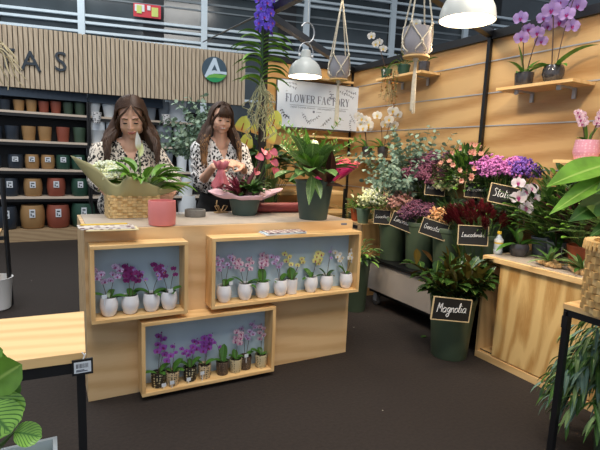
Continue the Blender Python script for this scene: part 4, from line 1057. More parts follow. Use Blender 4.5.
# rose tissue bundle being tied by the second florist
a = atY(222, 178, 3.04)
mb = sheet_wrap(lambda th: (.02*math.cos(th), .02*math.sin(th), .0), lambda th: (.062*math.cos(th), .05*math.sin(th), -.12+.02*math.sin(3*th)), 36, 5, wave=.01, k=8, seed=8)
mb2 = sheet_wrap(lambda th: (.018*math.cos(th), .018*math.sin(th), .0), lambda th: (.05*math.cos(th), .04*math.sin(th), .05), 36, 4, wave=.012, k=7, seed=9)
mb.add(mb2.v, mb2.f)
tag(solid(obj('paper_bundle', mb, 'rosepaper', loc=(a.x, 3.06, a.z+.06))), 'rose red paper bundle being tied in the hands of the second florist', 'wrapping')

# tall green bucket planter with mixed foliage
a = atZ(320, 220.5, CT+.004); c_ = V((a.x, a.y+.09, CT+.0035))
t = thing('foliage_planter', 'tall dark green planter of striped and maroon leaves on the counter right end', 'planter', c_)
obj('pot', MB().lathe([(.088, 0), (.09, .004), (.121, .235), (.126, .238), (.126, .25), (.12, .25), (.115, .22), (.05, .215)], 40), 'planter_green', t)
obj('soil', soil_mb(.115, .235), 'soil', t)
mb = MB()
for i in range(22):
    a = rnd(0, 2*PI) if i > 8 else rnd(math.radians(150), math.radians(290)); e = rnd(.4, 1.2)
    mb.leaf(V((-.03, -.01, .24))+sph(a, e)*.07, sph(a, e), rnd(.2, .28), rnd(.075, .095), 1.0, .15, 9, 'oval', 0, nx=4)
obj('striped_leaves', mb, 'striped', t)
mb = MB()
for i in range(26):
    a = rnd(0, 2*PI); e = rnd(.6, 1.4)
    mb.leaf(V((-.03, .01, .24))+sph(a, e)*.06, sph(a, e), rnd(.2, .3), rnd(.05, .07), .6, .2, 7, 'lance', 0)
obj('foliage', mb, 'leaf_bright', t)
for px, py, px2, py2 in ((326, 183, 301, 161), (330, 183, 332, 150), (328, 184, 322, 165), (331, 181, 339, 172), (326, 186, 345, 186)):
    p = atY(px, py, c_.y-.12)-c_; q = atY(px2, py2, c_.y-.2)-c_
    obj('maroon_leaf', MB().leaf(p, q-p, (q-p).length, .07, .15, .3, 8, 'lance', 0, nx=4), 'darkburg', t)
for px, py, px2, py2 in ((312, 175, 309, 206), (306, 172, 289, 184), (310, 168, 286, 155), (315, 178, 320, 200)):
    p = atY(px, py, c_.y-.14)-c_; q = atY(px2, py2, c_.y-.22)-c_
    obj('striped_leaf', MB().leaf(p, q-p+V((0,0,.03)), (q-p).length, .055, .2, .2, 9, 'lance', 0, nx=4), 'striped', t)
# fern fronds behind
mb = MB()
for i in range(16):
    a = rnd(0, 2*PI); e = rnd(1.0, 1.45); pts = curve_pts((0, .03, .24), sph(a, e), rnd(.32, .44), (math.cos(a)*.6, math.sin(a)*.6, -.35), 12)
    mb.tube(pts, .0018, 4, 0)
    for j in range(3, 13):
        for s in (-1, 1):
            d = pts[j]-pts[j-1]; sd = d.cross(V((0, -1, 0))).normalized()*s; mb.leaf(pts[j], sd*.8+d.normalized()*.5, ( .045*(1.2-abs(j-6)/9)), .015, .3, .1, 3, 'lance', 0)
obj('fern_fronds', mb, 'fern', t)

# coral bouquet behind the planter

t = thing('coral_bouquet', 'coral pink flowers in magenta wrap leaning behind the tall green planter', 'bouquet', (1.70, 2.90, CT+.0035))
obj('pot', pot_mb('taper', .05, .19), 'terracotta', t)
mb = MB(); 
for i in range(9):
    x = .06+.26*(i%5)/4; p = V((x, rnd(-.06, .02), .40+rnd(-.025, .025)-abs(x)*.2))
    mb.tube([(0, 0, .15), p], .003, 4, 1)
    for k in range(34): mb.floret(p+sph(rnd(0, 6.28), math.asin(rnd(-.2, 1)))*rnd(.018, .026), .009, 0)
obj('blossoms', mb, ['coral_fl', 'stem'], t)['kind'] = 'stuff'
M['magenta_wrap'] = plain('magenta_wrap', srgb(214, 40, 110), .45, .06)
solid(obj('wrapping', sheet_wrap(lambda th: (.03*math.cos(th), .025*math.sin(th), .17), lambda th: (.17*math.cos(th)+.19, .08*math.sin(th)+.02, .35+lobes(th, [(90, 60, .05), (0, 30, -.02)])), 40, 5, wave=.01, k=6), 'magenta_wrap', t))
mb = MB()
for i in range(20): mb.leaf((rnd(-.03, .2), rnd(-.05, .03), .29), sph(rnd(0, 6.28), rnd(0, 1)), .07, .03, .8, .2, 5, 'oval')
obj('foliage', mb, 'leaf', t)
q = atY(352, 182, 2.98)-t.location
obj('brown_leaf', MB().leaf(V((.04, -.06, .12)), V((.6, -.1, .8)), .2, .045, .1, .25, 8, 'lance'), 'brownleaf', t)

# pots on the crate stand
def bushy(name, label, cat, loc, pot, leaves, mats=('leaf',), stem='stem', group=None, extra=None):
    """leaves = (count, length range, width range, elevation range, radius, shape, droop)"""
    t = thing(name, label, cat, loc, 0, group)
    if pot: pot_parts(t, *pot); z = pot[2]*.86
    else: z = 0
    n, (l0, l1), (w0, w1), (e0, e1), rad, shape, droop = leaves
    mb = MB(); sm = MB()
    for i in range(n):
        a = rnd(0, 2*PI); e = rnd(e0, e1); r_ = rnd(.25, 1)*rad; p = V((0, 0, z))+sph(a, e)*r_
        sm.tube(arc((0, 0, z), p, .1*r_, 3), .0018, 4); mb.leaf(p, sph(a, e*.75), rnd(l0, l1), rnd(w0, w1), droop, .18, 6, shape, i % len(mats))
    obj('stems', sm, stem, t); obj('foliage', mb, list(mats), t)
    return t
CRZ = .70+.001
p = V((cr.x+.11, cr.y+.25, CRZ))
bushy('potted_plant', 'terracotta pot of green leaves on the crate beyond the counter', 'potted plant', p, ('taper', .058, .115, 'terracotta'), (26, (.06, .1), (.025, .04), (.3, 1.3), .11, 'oval', .8), ('leaf', 'leaf_bright'))
p = V((cr.x+.075, cr.y+.085, CRZ))
bushy('potted_plant', 'small sage green pot with leafy stems standing on the crate corner', 'potted plant', p, ('taper', .068, .14, 'sage'), (34, (.06, .1), (.025, .045), (.3, 1.35), .12, 'oval', .8), ('leaf_bright', 'leaf'))
# ------------------------------------------------------------------ handwriting
HW = {
 'a': (.95, [[(.8,.9),(.4,1),(.08,.6),(.15,.1),(.5,.02),(.78,.5),(.8,1),(.8,.2),(.98,.02)]]),
 'c': (.75, [[(.7,.85),(.4,1),(.08,.5),(.3,.02),(.75,.2)]]),
 'd': (.95, [[(.75,.9),(.35,1),(.08,.45),(.35,.02),(.72,.4),(.82,2),(.82,.2),(.98,.02)]]),
 'e': (.8, [[(.1,.45),(.65,.6),(.5,1),(.18,.8),(.12,.3),(.4,.02),(.82,.25)]]),
 'g': (.9, [[(.75,.9),(.35,1),(.08,.5),(.4,.1),(.72,.6),(.76,1),(.72,-.6),(.4,-1),(.1,-.6),(.6,-.1),(.9,.1)]]),
 'h': (.85, [[(.12,2),(.1,0),(.18,.7),(.5,1),(.68,.7),(.7,.1),(.88,.02)]]),
 'i': (.4, [[(.15,1),(.15,.15),(.4,.05)], [(.17,1.45),(.19,1.5)]]),
 'l': (.5, [[(.05,.2),(.4,1.5),(.3,2),(.16,1.6),(.2,.2),(.5,.05)]]),
 'm': (1.2, [[(.05,1),(.1,0),(.2,.75),(.42,1),(.52,.6),(.52,0),(.62,.75),(.85,1),(.98,.6),(1.0,.1),(1.2,.05)]]),
 'n': (.85, [[(.05,1),(.1,0),(.2,.75),(.5,1),(.65,.7),(.68,.1),(.86,.05)]]),
 'o': (.8, [[(.45,1),(.1,.7),(.12,.15),(.45,.02),(.72,.4),(.65,.9),(.42,1),(.82,.85)]]),
 'r': (.62, [[(.05,1),(.12,0),(.2,.7),(.6,.98)]]),
 's': (.65, [[(.6,.9),(.32,1),(.18,.72),(.5,.4),(.5,.08),(.1,.04)]]),
 't': (.6, [[(.28,1.8),(.22,.2),(.5,.02)], [(.0,1.2),(.6,1.28)]]),
 'u': (.95, [[(.05,1),(.1,.2),(.38,.02),(.7,.35),(.75,1),(.76,.2),(.96,.05)]]),
 'v': (.8, [[(.05,1),(.35,.02),(.7,1)]]),
 '&': (.9, [[(.85,.5),(.4,0),(.1,.3),(.5,1.1),(.4,1.5),(.2,1.2),(.8,.05)]]),
 '.': (.3, [[(.1,0),(.14,.04)]]), ' ': (.5, []),
 'M': (1.25, [[(.05,0),(.2,2),(.55,.8),(.95,2),(1.1,.1)]]),
 'G': (1.1, [[(.9,1.7),(.5,2),(.08,1.1),(.35,.05),(.85,.3),(.9,.95),(.5,.95)]]),
 'L': (.95, [[(.6,2),(.3,1.9),(.25,.6),(.05,.1),(.5,.15),(.95,.0)]]),
 'A': (1.0, [[(.02,0),(.5,2),(.9,0)], [(.18,.7),(.78,.75)]]),
 'S': (.95, [[(.85,1.7),(.5,2),(.2,1.6),(.7,.9),(.65,.15),(.1,.1)]]),
}
def smooth_pts(pts, k=3):
    out = []
    n = len(pts)
    for i in range(n-1):
        p0, p1, p2, p3 = pts[max(i-1, 0)], pts[i], pts[i+1], pts[min(i+2, n-1)]
        for j in range(k):
            t = j/k; out.append(tuple(.5*((2*b)+(c-a)*t+(2*a-5*b+4*c-d)*t*t+(-a+3*b-3*c+d)*t**3) for a, b, c, d in zip(p0, p1, p2, p3)))
    out.append(tuple(pts[-1])); return out
def name_sign(word, centre, w, h, roll, yaw, lab, size=None, tilt=-8):
    """small blackboard: local x right, z up, facing -y; yaw turns it about z"""
    t = thing('name_sign', lab, 'sign', centre, 0, 'blackboard name signs')
    t.rotation_euler = (math.radians(tilt), math.radians(roll), math.radians(yaw)); t.rotation_mode = 'XYZ'
    fw = min(w, h)*.038
    obj('board', MB().box(-w/2+fw, w/2-fw, -.002, .004, -h/2+fw, h/2-fw), 'chalkboard', t)
    obj('frame', MB().box(-w/2, w/2, -.005, .005, h/2-fw, h/2).box(-w/2, w/2, -.005, .005, -h/2, -h/2+fw).box(-w/2, -w/2+fw, -.005, .005, -h/2+fw, h/2-fw).box(w/2-fw, w/2, -.005, .005, -h/2+fw, h/2-fw), 'signwood', t)
    tw = sum(HW[c][0]+.06 for c in word); s = size or min(w*.76/tw, h*.24); mb = MB(); x = -tw*s/2
    for c in word:
        cw, strokes = HW[c]
        for st in strokes:
            pts = [(x+(px+.12*pz)*s, -.0035, (pz-.6)*s+x*.05) for px, pz in st]
            mb.tube(smooth_pts(pts, 3), max(s*.085, .0016), 5, 0, 1)
        x += (cw+.06)*s
    obj('lettering', mb, 'chalk', t); return t

# ------------------------------------------------------------------ buckets and cut flowers
def bucket(loc, r, h, lab, grp='dark green flower buckets'):
    t = thing('flower_bucket', lab, 'bucket', loc, 0, grp)
    obj('body', MB().lathe([(r*.76, 0), (r*.78, .006), (r*.97, h*.9), (r*1.0, h*.91), (r*1.02, h*.985), (r*.99, h), (r*.95, h), (r*.93, h*.9), (r*.74, .012), (0, .012)], 36), 'bucket', t)
    return t
def cut_flowers(name, lab, loc, h, blooms, foliage=None, spread=.1):
    """blooms = list of (centre offset, radii, count, floret radius, material, cluster)"""
    t = thing(name, lab, 'flowers', loc)
    sm = MB(); groups = {}
    for (c, rad, n, fr, mat, clus) in blooms:
        c = V(c); mb = groups.setdefault(mat, MB())
        heads = []
        for i in range(clus):
            a = rnd(0, 2*PI); e = math.asin(rnd(-.35, 1)); d = sph(a, e); q = rnd(.55, 1)
            p = c+V((d.x*rad[0], d.y*rad[1], d.z*rad[2]))*q; heads.append(p)
            sm.tube([(c.x*.2+rnd(-.03, .03), c.y*.2+rnd(-.03, .03), .03), (p.x*.6, p.y*.6, h*1.0), p], .0022, 4)
        for i in range(n):
            p = heads[i % clus]; k = fr*2.6
            mb.floret(p+V((rnd(-k, k), rnd(-k, k), rnd(-k, k)*.8)), fr, 0)
    obj('stems', sm, 'stem', t)
    for mat, mb in groups.items():
        o = obj('blossoms', mb, mat, t); o['kind'] = 'stuff'
    if foliage:
        mats, n, (l0, l1), (w0, w1), c, rad, shape = foliage
        mb = MB()
        for i in range(n):
            a = rnd(0, 2*PI); e = math.asin(rnd(-.3, 1)); d = sph(a, e); p = V(c)+V((d.x*rad[0], d.y*rad[1], d.z*rad[2]))*rnd(.4, 1)
            mb.leaf(p, d+V((0, 0, .3)), rnd(l0, l1), rnd(w0, w1), .6, .15, 4, shape, i % len(mats))
        obj('foliage', mb, list(mats), t)
    return t
ZF = .433
fb = [(2.70, 3.215), (2.70, 2.87), (2.70, 2.555), (2.71, 2.27)]
labs = ['dark green bucket of pale lisianthus, farthest of the front row on the trolley', 'dark green bucket of plum statice, second of the front row on the trolley', 'dark green bucket of peach flowers, third of the front row on the trolley', 'dark green bucket of burgundy leucadendron, nearest of the front row on the trolley']
for (x, y), l in zip(fb, labs): bucket((x, y, ZF), .133, .385, l)
ZR = .432+.25+.001
rb = [(2.925, 3.22), (2.925, 2.93), (2.925, 2.60), (2.925, 2.29)]
labs = ['rear dark green bucket holding the eucalyptus branches', 'rear dark green bucket holding the dusty mauve flowers', 'rear dark green bucket holding the salmon alstroemeria', 'rear dark green bucket holding the bright mauve statice']
for (x, y), l in zip(rb, labs): bucket((x, y, ZR), .115, .34, l)
F = lambda x, y, z=ZF: (x, y, z+.014)
cut_flowers('lisianthus_bunch', 'pale green white lisianthus in the farthest front bucket', F(*fb[0]), .38, [((-.12, .13, .50), (.11, .15, .09), 420, .016, 'cream_fl', 34), ((-.12, .10, .53), (.10, .14, .07), 120, .016, 'white_fl', 14)], (('leaf_bright', 'leaf'), 110, (.05, .08), (.02, .03), (-.10, .10, .46), (.14, .17, .11), 'oval'))
cut_flowers('lisianthus_bunch', 'dusty pink lisianthus beside the pale green ones', F(fb[0][0]+.04, fb[0][1]-.06), .38, [((-.06, -.02, .52), (.10, .12, .08), 300, .016, 'pink_fl', 26)], (('leaf', 'willow'), 50, (.05, .08), (.015, .025), (-.01, -.08, .52), (.13, .11, .1), 'lance'))
cut_flowers('statice_bunch', 'plum purple statice in the second front bucket', F(*fb[1]), .38, [((-.02, .02, .44), (.17, .17, .09), 1300, .0095, 'plum_fl', 90), ((-.02, .02, .45), (.16, .16, .09), 360, .0095, 'mauve_fl', 50)])
cut_flowers('peach_bunch', 'peach orange flowers in the third front bucket', F(*fb[2]), .38, [((-.03, .08, .43), (.08, .09, .07), 260, .017, 'peach_fl', 14)], (('leaf_dark', 'leaf'), 110, (.06, .1), (.015, .022), (.0, -.02, .45), (.13, .13, .1), 'lance'))
# leucadendron: upright burgundy bract cones
t = thing('leucadendron_bunch', 'dark burgundy leucadendron cones in the nearest front bucket', 'flowers', F(*fb[3]))
mb = MB(); sm = MB()
for i in range(64):
    a = rnd(0, 2*PI); r_ = math.sqrt(rnd(0, 1)); p = V((math.cos(a)*.19*r_-.03, math.sin(a)*.24*r_+.02, .51+rnd(-.03, .05)-.07*r_))
    sm.tube([(p.x*.3, p.y*.3, .02), p], .003, 4)
    ax_ = (V((p.x*1.2, p.y*1.2, .35))).normalized()
    for k in range(12):
        b_ = k*2.4; dd = (ax_+Quaternion(ax_, b_) @ ax_.orthogonal().normalized()*(.55-.03*k)).normalized()
        mb.leaf(p+ax_*(k*.004-.02), dd, .058, .026, 0, .3, 3, 'oval', 0)
obj('stems', sm, 'stem', t); obj('bracts', mb, 'leuca', t)
mb = MB()
for i in range(150):
    a = rnd(0, 2*PI); p = V((math.cos(a)*rnd(.1, .19), math.sin(a)*rnd(.1, .2), rnd(.38, .56))); mb.leaf(p, sph(a, rnd(0, 1)), rnd(.05, .09), .01, .6, .1, 3, 'lance', i % 2)
obj('foliage', mb, ['leaf_dark', 'leaf'], t)
R_ = lambda i: (rb[i][0], rb[i][1], ZR+.014)
# eucalyptus: arching stems with paired round leaves
def eucalyptus(name, lab, loc, n, L, base_z, mats, spread=.6, size=.03, bias=(0, 0), clampx=None, cat='branches'):
    t = thing(name, lab, cat, loc); sm = MB(); mb = MB()
    for i in range(n):
        a = rnd(0, 2*PI); e = rnd(.75, 1.5); d = sph(a, e)+V((bias[0], bias[1], 0))
        pts = curve_pts((rnd(-.03, .03), rnd(-.03, .03), base_z), d, L*rnd(.55, 1), (d.x*spread, d.y*spread, -.3), 14)
        if clampx is not None: pts = [V((min(p.x, clampx), p.y, p.z)) for p in pts]
        sm.tube(pts, [.003]*8+[.0015]*7, 4)
        for j in range(4, 15):
            for s in (-1, 1):
                dd = (pts[j]-pts[j-1]).normalized(); sd = Quaternion(dd, rnd(0, PI)) @ dd.orthogonal().normalized()*s
                if clampx is not None and pts[j].x > clampx-.04: sd.x = -abs(sd.x)
                mb.leaf(pts[j], sd+dd*.4, size*rnd(.7, 1.2), size*rnd(.6, .9), .3, .15, 4, 'oval', (i+j) % len(mats), twist=rnd(-1, 1))
    obj('branches', sm, 'stem', t); o = obj('foliage', mb, list(mats), t); return t
eucalyptus('eucalyptus_bunch', 'grey green eucalyptus branches fanned against the plywood wall', R_(0), 110, .80, .14, ('euc', 'euc_dark', 'euc'), .55, .042, (-.22, -.12), .1)
cut_flowers('aster_bunch', 'dusty mauve flower heads behind the front row, left of the salmon blooms', R_(1), .34, [((-.10, .03, .50), (.17, .25, .15), 2600, .0105, 'mauve_fl', 150), ((-.08, -.02, .56), (.15, .20, .13), 600, .0105, 'plum_fl', 60)])
t = cut_flowers('alstroemeria_bunch', 'salmon pink alstroemeria with green leaves in the rear row', R_(2), .34, [((-.10, .17, .44), (.07, .07, .12), 150, .017, 'cream_fl', 14)], (('leaf', 'leaf_bright', 'leaf_dark'), 650, (.05, .085), (.018, .028), (-.09, -.02, .48), (.17, .25, .24), 'oval'))
for i in range(42):
    a = rnd(0, 2*PI); e = math.asin(rnd(-.2, 1)); p = V((-.09, -.03, .50))+V((math.cos(a)*math.cos(e)*.18, math.sin(a)*math.cos(e)*.25, math.sin(e)*.25)); mb = MB()
    n_ = (V((-.6, -.7, .4))+V((rnd(-.5, .5), rnd(-.5, .5), rnd(-.3, .5)))).normalized()
    R9 = frame_from(n_)
    for k in range(6):
        b_ = k*PI/3; d = R9 @ V((math.cos(b_), math.sin(b_), .9)); mb.leaf(p, d, .031, .018, 0, .2, 3, 'oval', 0, up=n_)
    obj('flower', mb, 'salmon', t)
t = cut_flowers('statice_bunch', 'bright mauve statice flower heads at the near end of the rear row', R_(3), .34, [((-.09, -.02, .56), (.14, .22, .10), 1500, .0115, 'orchid_fl', 90), ((-.06, -.16, .57), (.10, .11, .09), 420, .0115, 'violet_fl', 34)], (('leaf_dark',), 220, (.05, .08), (.015, .02), (-.05, 0, .45), (.12, .16, .1), 'lance'))
# name signs
def sg(word, px, py, X, w, h, roll, yaw, lab, tilt=-8, **k):
    p = atX(px, py, X); name_sign(word, p, w, h, roll, yaw, lab, tilt=tilt, **k)
sg('Lisianthus', 382, 217, 2.545, .145, .125, 1, -38, 'small blackboard sign under the pale lisianthus, leftmost of the bucket signs')
sg('Limonium', 402.8, 222, 2.545, .20, .125, 17, -55, 'tilted blackboard sign reading Limonium under the plum statice', tilt=-6)
sg('Genista c.', 434, 229, 2.545, .20, .125, 14, -52, 'tilted blackboard sign under the peach flowers, third of the front row', tilt=-6)
sg('Leucadendro', 473, 235.5, 2.52, .205, .135, 1, -30, 'blackboard sign reading Leucadendro under the burgundy cones')
sg('An', 419, 186, 2.80, .13, .115, 1, -30, 'partly hidden blackboard sign just left of the sign naming the asters')
sg('Aster & da', 435, 188, 2.765, .165, .125, 3, -30, 'blackboard sign under the dusty mauve flower heads')
sg('Alstroemel', 476, 190, 2.775, .17, .115, 2, -30, 'blackboard sign in the shade below the salmon alstroemeria')
sg('Statice', 504, 195, 2.70, .20, .13, 10, -32, 'blackboard sign reading Statice below the bright mauve flowers')
# magnolia bucket on the floor
mg = V((2.392, 2.185, 0))
bucket(mg, .152, .415, 'dark green floor bucket of magnolia branches in front of the bench', 'floor buckets')
t = thing('magnolia_branches', 'glossy magnolia branches with brown leaf undersides in the floor bucket', 'branches', (mg.x, mg.y, .014)); sm = MB(); mb = MB()
for i in range(26):
    a = rnd(0, 2*PI); e = rnd(.6, 1.45); pts = curve_pts((rnd(-.04, .04), rnd(-.04, .04), .36), sph(a, max(e, .85 if math.sin(a) < -.2 else .6)), rnd(.2, .34), (math.cos(a)*.4, math.sin(a)*.4, -.1), 6); sm.tube([(0, 0, .02)]+pts, .004, 5)
    for j in range(2, 7):
        for k in range(3):
            d = (pts[j]-pts[j-1]).normalized(); sd = Quaternion(d, rnd(0, 2*PI)) @ d.orthogonal().normalized()
            mb.leaf(pts[j], sd*.75+d*rnd(.4, 1.2), rnd(.09, .13), rnd(.048, .066), .3, .22, 5, 'obov', 0)
obj('branches', sm, 'stem', t); obj('foliage', mb, 'magnolia', t)
for px, py, px2, py2 in ((432, 262, 418, 244), (470, 282, 481, 262), (471, 268, 463, 247), (475, 285, 488, 300)):
    p = atY(px, py, mg.y-.05)-V((mg.x, mg.y, .014)); q = atY(px2, py2, mg.y-.08)-V((mg.x, mg.y, .014)); obj('brown_leaf', MB().leaf(p, q-p, .15, .045, .1, .25, 6, 'obov'), 'brownleaf', t)
p = atY(449, 307.5, mg.y-.16); name_sign('Magnolia', (p.x-.015, mg.y-.195, p.z), .265, .145, 7, -16, 'blackboard sign reading Magnolia on the floor bucket', tilt=-4)
# low bucket left of the trolley with leafy stems
lb = V((2.34, 3.24, 0)); bucket(lb, .12, .46, 'dark green floor bucket between counter and trolley', 'floor buckets')
t = thing('leafy_stems', 'variegated leafy stems in the floor bucket between counter and trolley', 'branches', (lb.x, lb.y, .02)); mb = MB(); sm = MB()
for i in range(70):
    a = rnd(0, 2*PI); e = rnd(-.1, 1.3); p = V((0, -.02, .44))+sph(a, e)*rnd(.05, .16); sm.tube([(0, 0, .02), (0, 0, .42), p], .002, 4); mb.leaf(p, sph(a, e*.6), rnd(.06, .1), rnd(.02, .03), 1.0, .2, 5, 'oval', i % 3)
obj('stems', sm, 'stem', t); obj('foliage', mb, ['willow', 'leaf', 'fern'], t)

# ------------------------------------------------------------------ things on the bench
BT = BZ+.0015
a = atZ(497, 254, BT)
t = thing('water_bottle', 'small clear water bottle with a yellow band standing on the bench end', 'bottle', (a.x+.005, a.y-.0, BT))
obj('body', MB().lathe([(.024, 0), (.029, .006), (.029, .03), (.027, .034), (.029, .04), (.029, .085), (.026, .1), (.012, .125), (.011, .135), (0, .135)], 20), 'plastic_clear', t)
obj('label_band', MB().lathe([(.0295, .072), (.0295, .082)], 20), 'yellowcap', t)
obj('label_paper', MB().lathe([(.0294, .083), (.0285, .1)], 20), 'paper', t)
obj('cap', MB().lathe([(.014, .136), (.014, .152), (.012, .154)], 16), 'yellowcap', t)
a = atZ(516, 256.5, BT); 
orchid('tall white and magenta orchid in a dark glass pot on the bench', (a.x+.035, a.y+.01, BT), ('glass', .062, .085, 'smoke'), [(170, .19, .045, 8), (100, .17, .045, 62), (200, .13, .05, 70), (-20, .18, .05, 25), (-50, .16, .045, 20), (60, .14, .05, 50)],
       [(185, .08, .42, 4, .046, .12), (10, .06, .38, 3, .042, .35)], 'p_whitepink', 'p_lip', big=True, bud=2, face=V((-.55, -.9, 0)))
a = atZ(545, 252, BT)
orchid('second bench orchid in a small dark glass pot without open blooms', (2.86, 1.80, BT), ('cyl', .045, .08, 'smoke'), [(150, .15, .035, 40), (20, .12, .035, 50), (210, .16, .035, 25), (90, .1, .03, 70)], [(90, .1, .2, 0, .01, .2)], 'p_lilac', big=True, tag_=(-.03, -.05, .09))
bushy('potted_plant', 'grey plastic pot of dark green leaves at the rear of the bench', 'potted plant', (2.95, 1.68+.3, BT), ('taper', .06, .12, 'pot_grey'), (90, (.1, .16), (.04, .06), (.3, 1.4), .34, 'lance', .9), ('leaf_dark', 'leaf'))
# croton in terracotta
a = atZ(577, 262, BT); c_ = V((a.x+.02, a.y-.05, BT))
t = bushy('potted_plant', 'terracotta pot of dark maroon leaves on the bench', 'potted plant', (2.84, 1.64, BT), ('taper', .078, .13, 'terracotta'), (60, (.14, .22), (.035, .05), (.5, 1.4), .26, 'lance', .5), ('darkburg', 'leaf_dark', 'darkburg'))
a = V((2.84, 1.64, BT))
p = atX(575, 229, 2.76)-a; q = atX(545, 232, 2.74)-a; obj('silver_leaf', MB().leaf(p, q-p, .2, .035, .1, .2, 6, 'lance'), 'euc', t)
bushy('climbing_plant', 'bright green small leaved climber massed against the plywood above the bench', 'potted plant', (2.94, 1.38, BT), ('taper', .07, .13, 'terracotta'), (620, (.035, .05), (.03, .04), (.2, 1.45), .56, 'oval', .6), ('leaf_bright', 'leaf', 'leaf_bright'))
bushy('potted_plant', 'mixed green foliage plant at the back of the bench behind the white orchid', 'potted plant', (2.94, 1.84+.02, BT+.0), ('taper', .06, .11, 'pot_grey'), (220, (.06, .1), (.03, .045), (.4, 1.5), .50, 'oval', .6), ('leaf_bright', 'leaf', 'leaf_dark'))
for px, py, l in ((545, 270, 'bark mounted orchid lying nearest the white orchid on the bench front'), (574, 278, 'bark mounted orchid beside the woven basket on the bench front')):
    a = atZ(px, py-3, BT); t = thing('mounted_orchid', l, 'orchid', (max(a.x, BX+.06)+.03, a.y, BT), 0, 'bark mounted orchids')
    mb = MB()
    for i in range(14): mb.obox((rnd(-.03, .03), rnd(-.06, .06), rnd(.01, .03)), (rnd(.015, .04), rnd(.03, .06), rnd(.01, .02)), rotz(rnd(0, 3)) @ Matrix.Rotation(rnd(-.5, .5), 3, 'X'))
    obj('bark', mb, 'kraft', t)
    for i in range(13):
        a_ = rnd(0, 2*PI); obj('leaf', MB().leaf((0, 0, .03), sph(a_, rnd(.1, 1)), rnd(.10, .17), .024, .7, .2, 6, 'strap'), 'willow' if i % 2 else 'leaf', t)
# tall orchids on the high shelf
pz = SZ1+.001
a = atX(502+5, 84, 2.92)
def shelf_y(px, X, z): 
    best = min(((abs((atX(px, py, X)).z-z), atX(px, py, X).y) for py in [i*.25 for i in range(0, 800)]), key=lambda q: q[0]); return best[1]
y1 = shelf_y(523, 2.915, pz); y2 = shelf_y(552, 2.915, pz)
orchid('tall lilac orchid in a smoked square pot, left of two on the high shelf', (2.915, y1, pz), ('cyl', .062, .095, 'smoke'), [(115, .22, .05, 78), (170, .17, .038, 45), (190, .1, .04, 20), (-60, .2, .05, 35), (-20, .15, .045, 60)],
       [(150, .05, .36, 3, .046, .12), (-50, .10, .37, 4, .046, .25)], 'p_lilac', 'p_lip', big=True, face=V((-.9, -.55, -.25)), bud=0, stake=True)
orchid('tall lilac orchid in a rounded smoked pot, right of two on the high shelf', (2.915, y2, pz), ('glass', .066, .11, 'smoke'), [(-85, .28, .062, 42), (150, .2, .05, 12), (130, .12, .05, 30), (-120, .16, .045, 15)],
       [(140, .04, .47, 4, .052, .12), (-60, .06, .43, 4, .05, .15)], 'p_lilac', 'p_lip', big=True, face=V((-.9, -.55, -.25)), bud=1, stake=True)
# plants on the corner shelf beside the hanging pot
pz = SZ2+.001
yy = [shelf_y(px, 2.93, pz) for px in (386, 404, 426)]
orchid('white orchid on the corner shelf behind the right hanging pot', (2.93, yy[0], pz), ('taper', .055, .1, 'pot_green'), [(120, .14, .04, 30), (-60, .15, .04, 60), (200, .1, .035, 30)], [(120, .25, .36, 4, .042, .35)], 'p_white', 'p_yellowlip', big=True, face=V((-.8, -.6, -.2)), tag_=(-.055, -.03, .08))
t = bushy('trailing_plant', 'trailing plant with small brownish leaves hanging down from the corner shelf', 'potted plant', (2.92, yy[1], pz), ('taper', .06, .1, 'pot_green'), (14, (.05, .08), (.02, .03), (.3, 1.3), .1, 'oval', .6), ('leaf', 'leaf_dark'))
mb = MB(); sm = MB()
for i in range(9):
    x0 = -.13+rnd(-.02, .01); y0 = rnd(-.1, .12); L = rnd(.15, .36); pts = [(0, 0, .09), (x0*.7, y0*.5, .10), (x0, y0, .04)]+[(x0+rnd(-.01, .01), y0+rnd(-.01, .01), .04-L*k/5) for k in range(1, 6)]
    sm.tube(smooth_pts(pts, 2), .0015, 4)
    for p in smooth_pts(pts, 2)[5:]: mb.leaf(p, sph(rnd(0, 6.28), rnd(-.6, .3)), .032, .022, .4, .1, 3, 'oval')
obj('trailing_stems', sm, 'stem', t); obj('trailing_leaves', mb, 'brownleaf', t)
orchid('white orchid in a smoked glass pot at the near end of the corner shelf', (2.93, yy[2]+.03, pz), ('cyl', .05, .09, 'smoke'), [(120, .12, .04, 30), (-60, .12, .04, 40)], [(140, .1, .33, 4, .04, .2)], 'p_white', 'p_yellowlip', big=True, face=V((-.8, -.6, -.2)))
# pink faceted pot
pz = SZ3+.001; y = shelf_y(585, 2.95, pz)
orchid('small lilac pink orchid in a pink faceted pot on the low wall shelf', (2.95, y, pz), ('facet', .075, .125, 'pinkdiamond'), [(110, .15, .075, 78), (160, .07, .04, 40), (-40, .1, .05, 70)], [(120, .12, .19, 7, .024, .3), (-60, .12, .20, 8, .024, .3)], 'p_pink', 'p_lip', face=V((-.8, -.6, 0)), big=True, bud=1)
# white orchids in the corner
pz = SZ4+.001
for dy, l, sl in ((.36, 'white orchid in a smoked pot, left of two in the corner by the sign', .34), (.10, 'tall white orchid arching down, right of two in the corner by the sign', .37)):
    orchid(l, (2.92, SY4+dy, pz), ('cyl', .055, .11, 'smoke'), [(180, .2, .055, 12), (100, .16, .05, 55), (150, .18, .06, 40), (-100, .14, .05, 15)], [(110 if dy > .2 else -70, .12, sl, 4, .052, .3), (170, .06, sl*.85, 3 if dy > .2 else 2, .05, .2)], 'p_white', 'p_yellowlip', big=True, bud=1, face=V((-.7, -.8, -.1)))
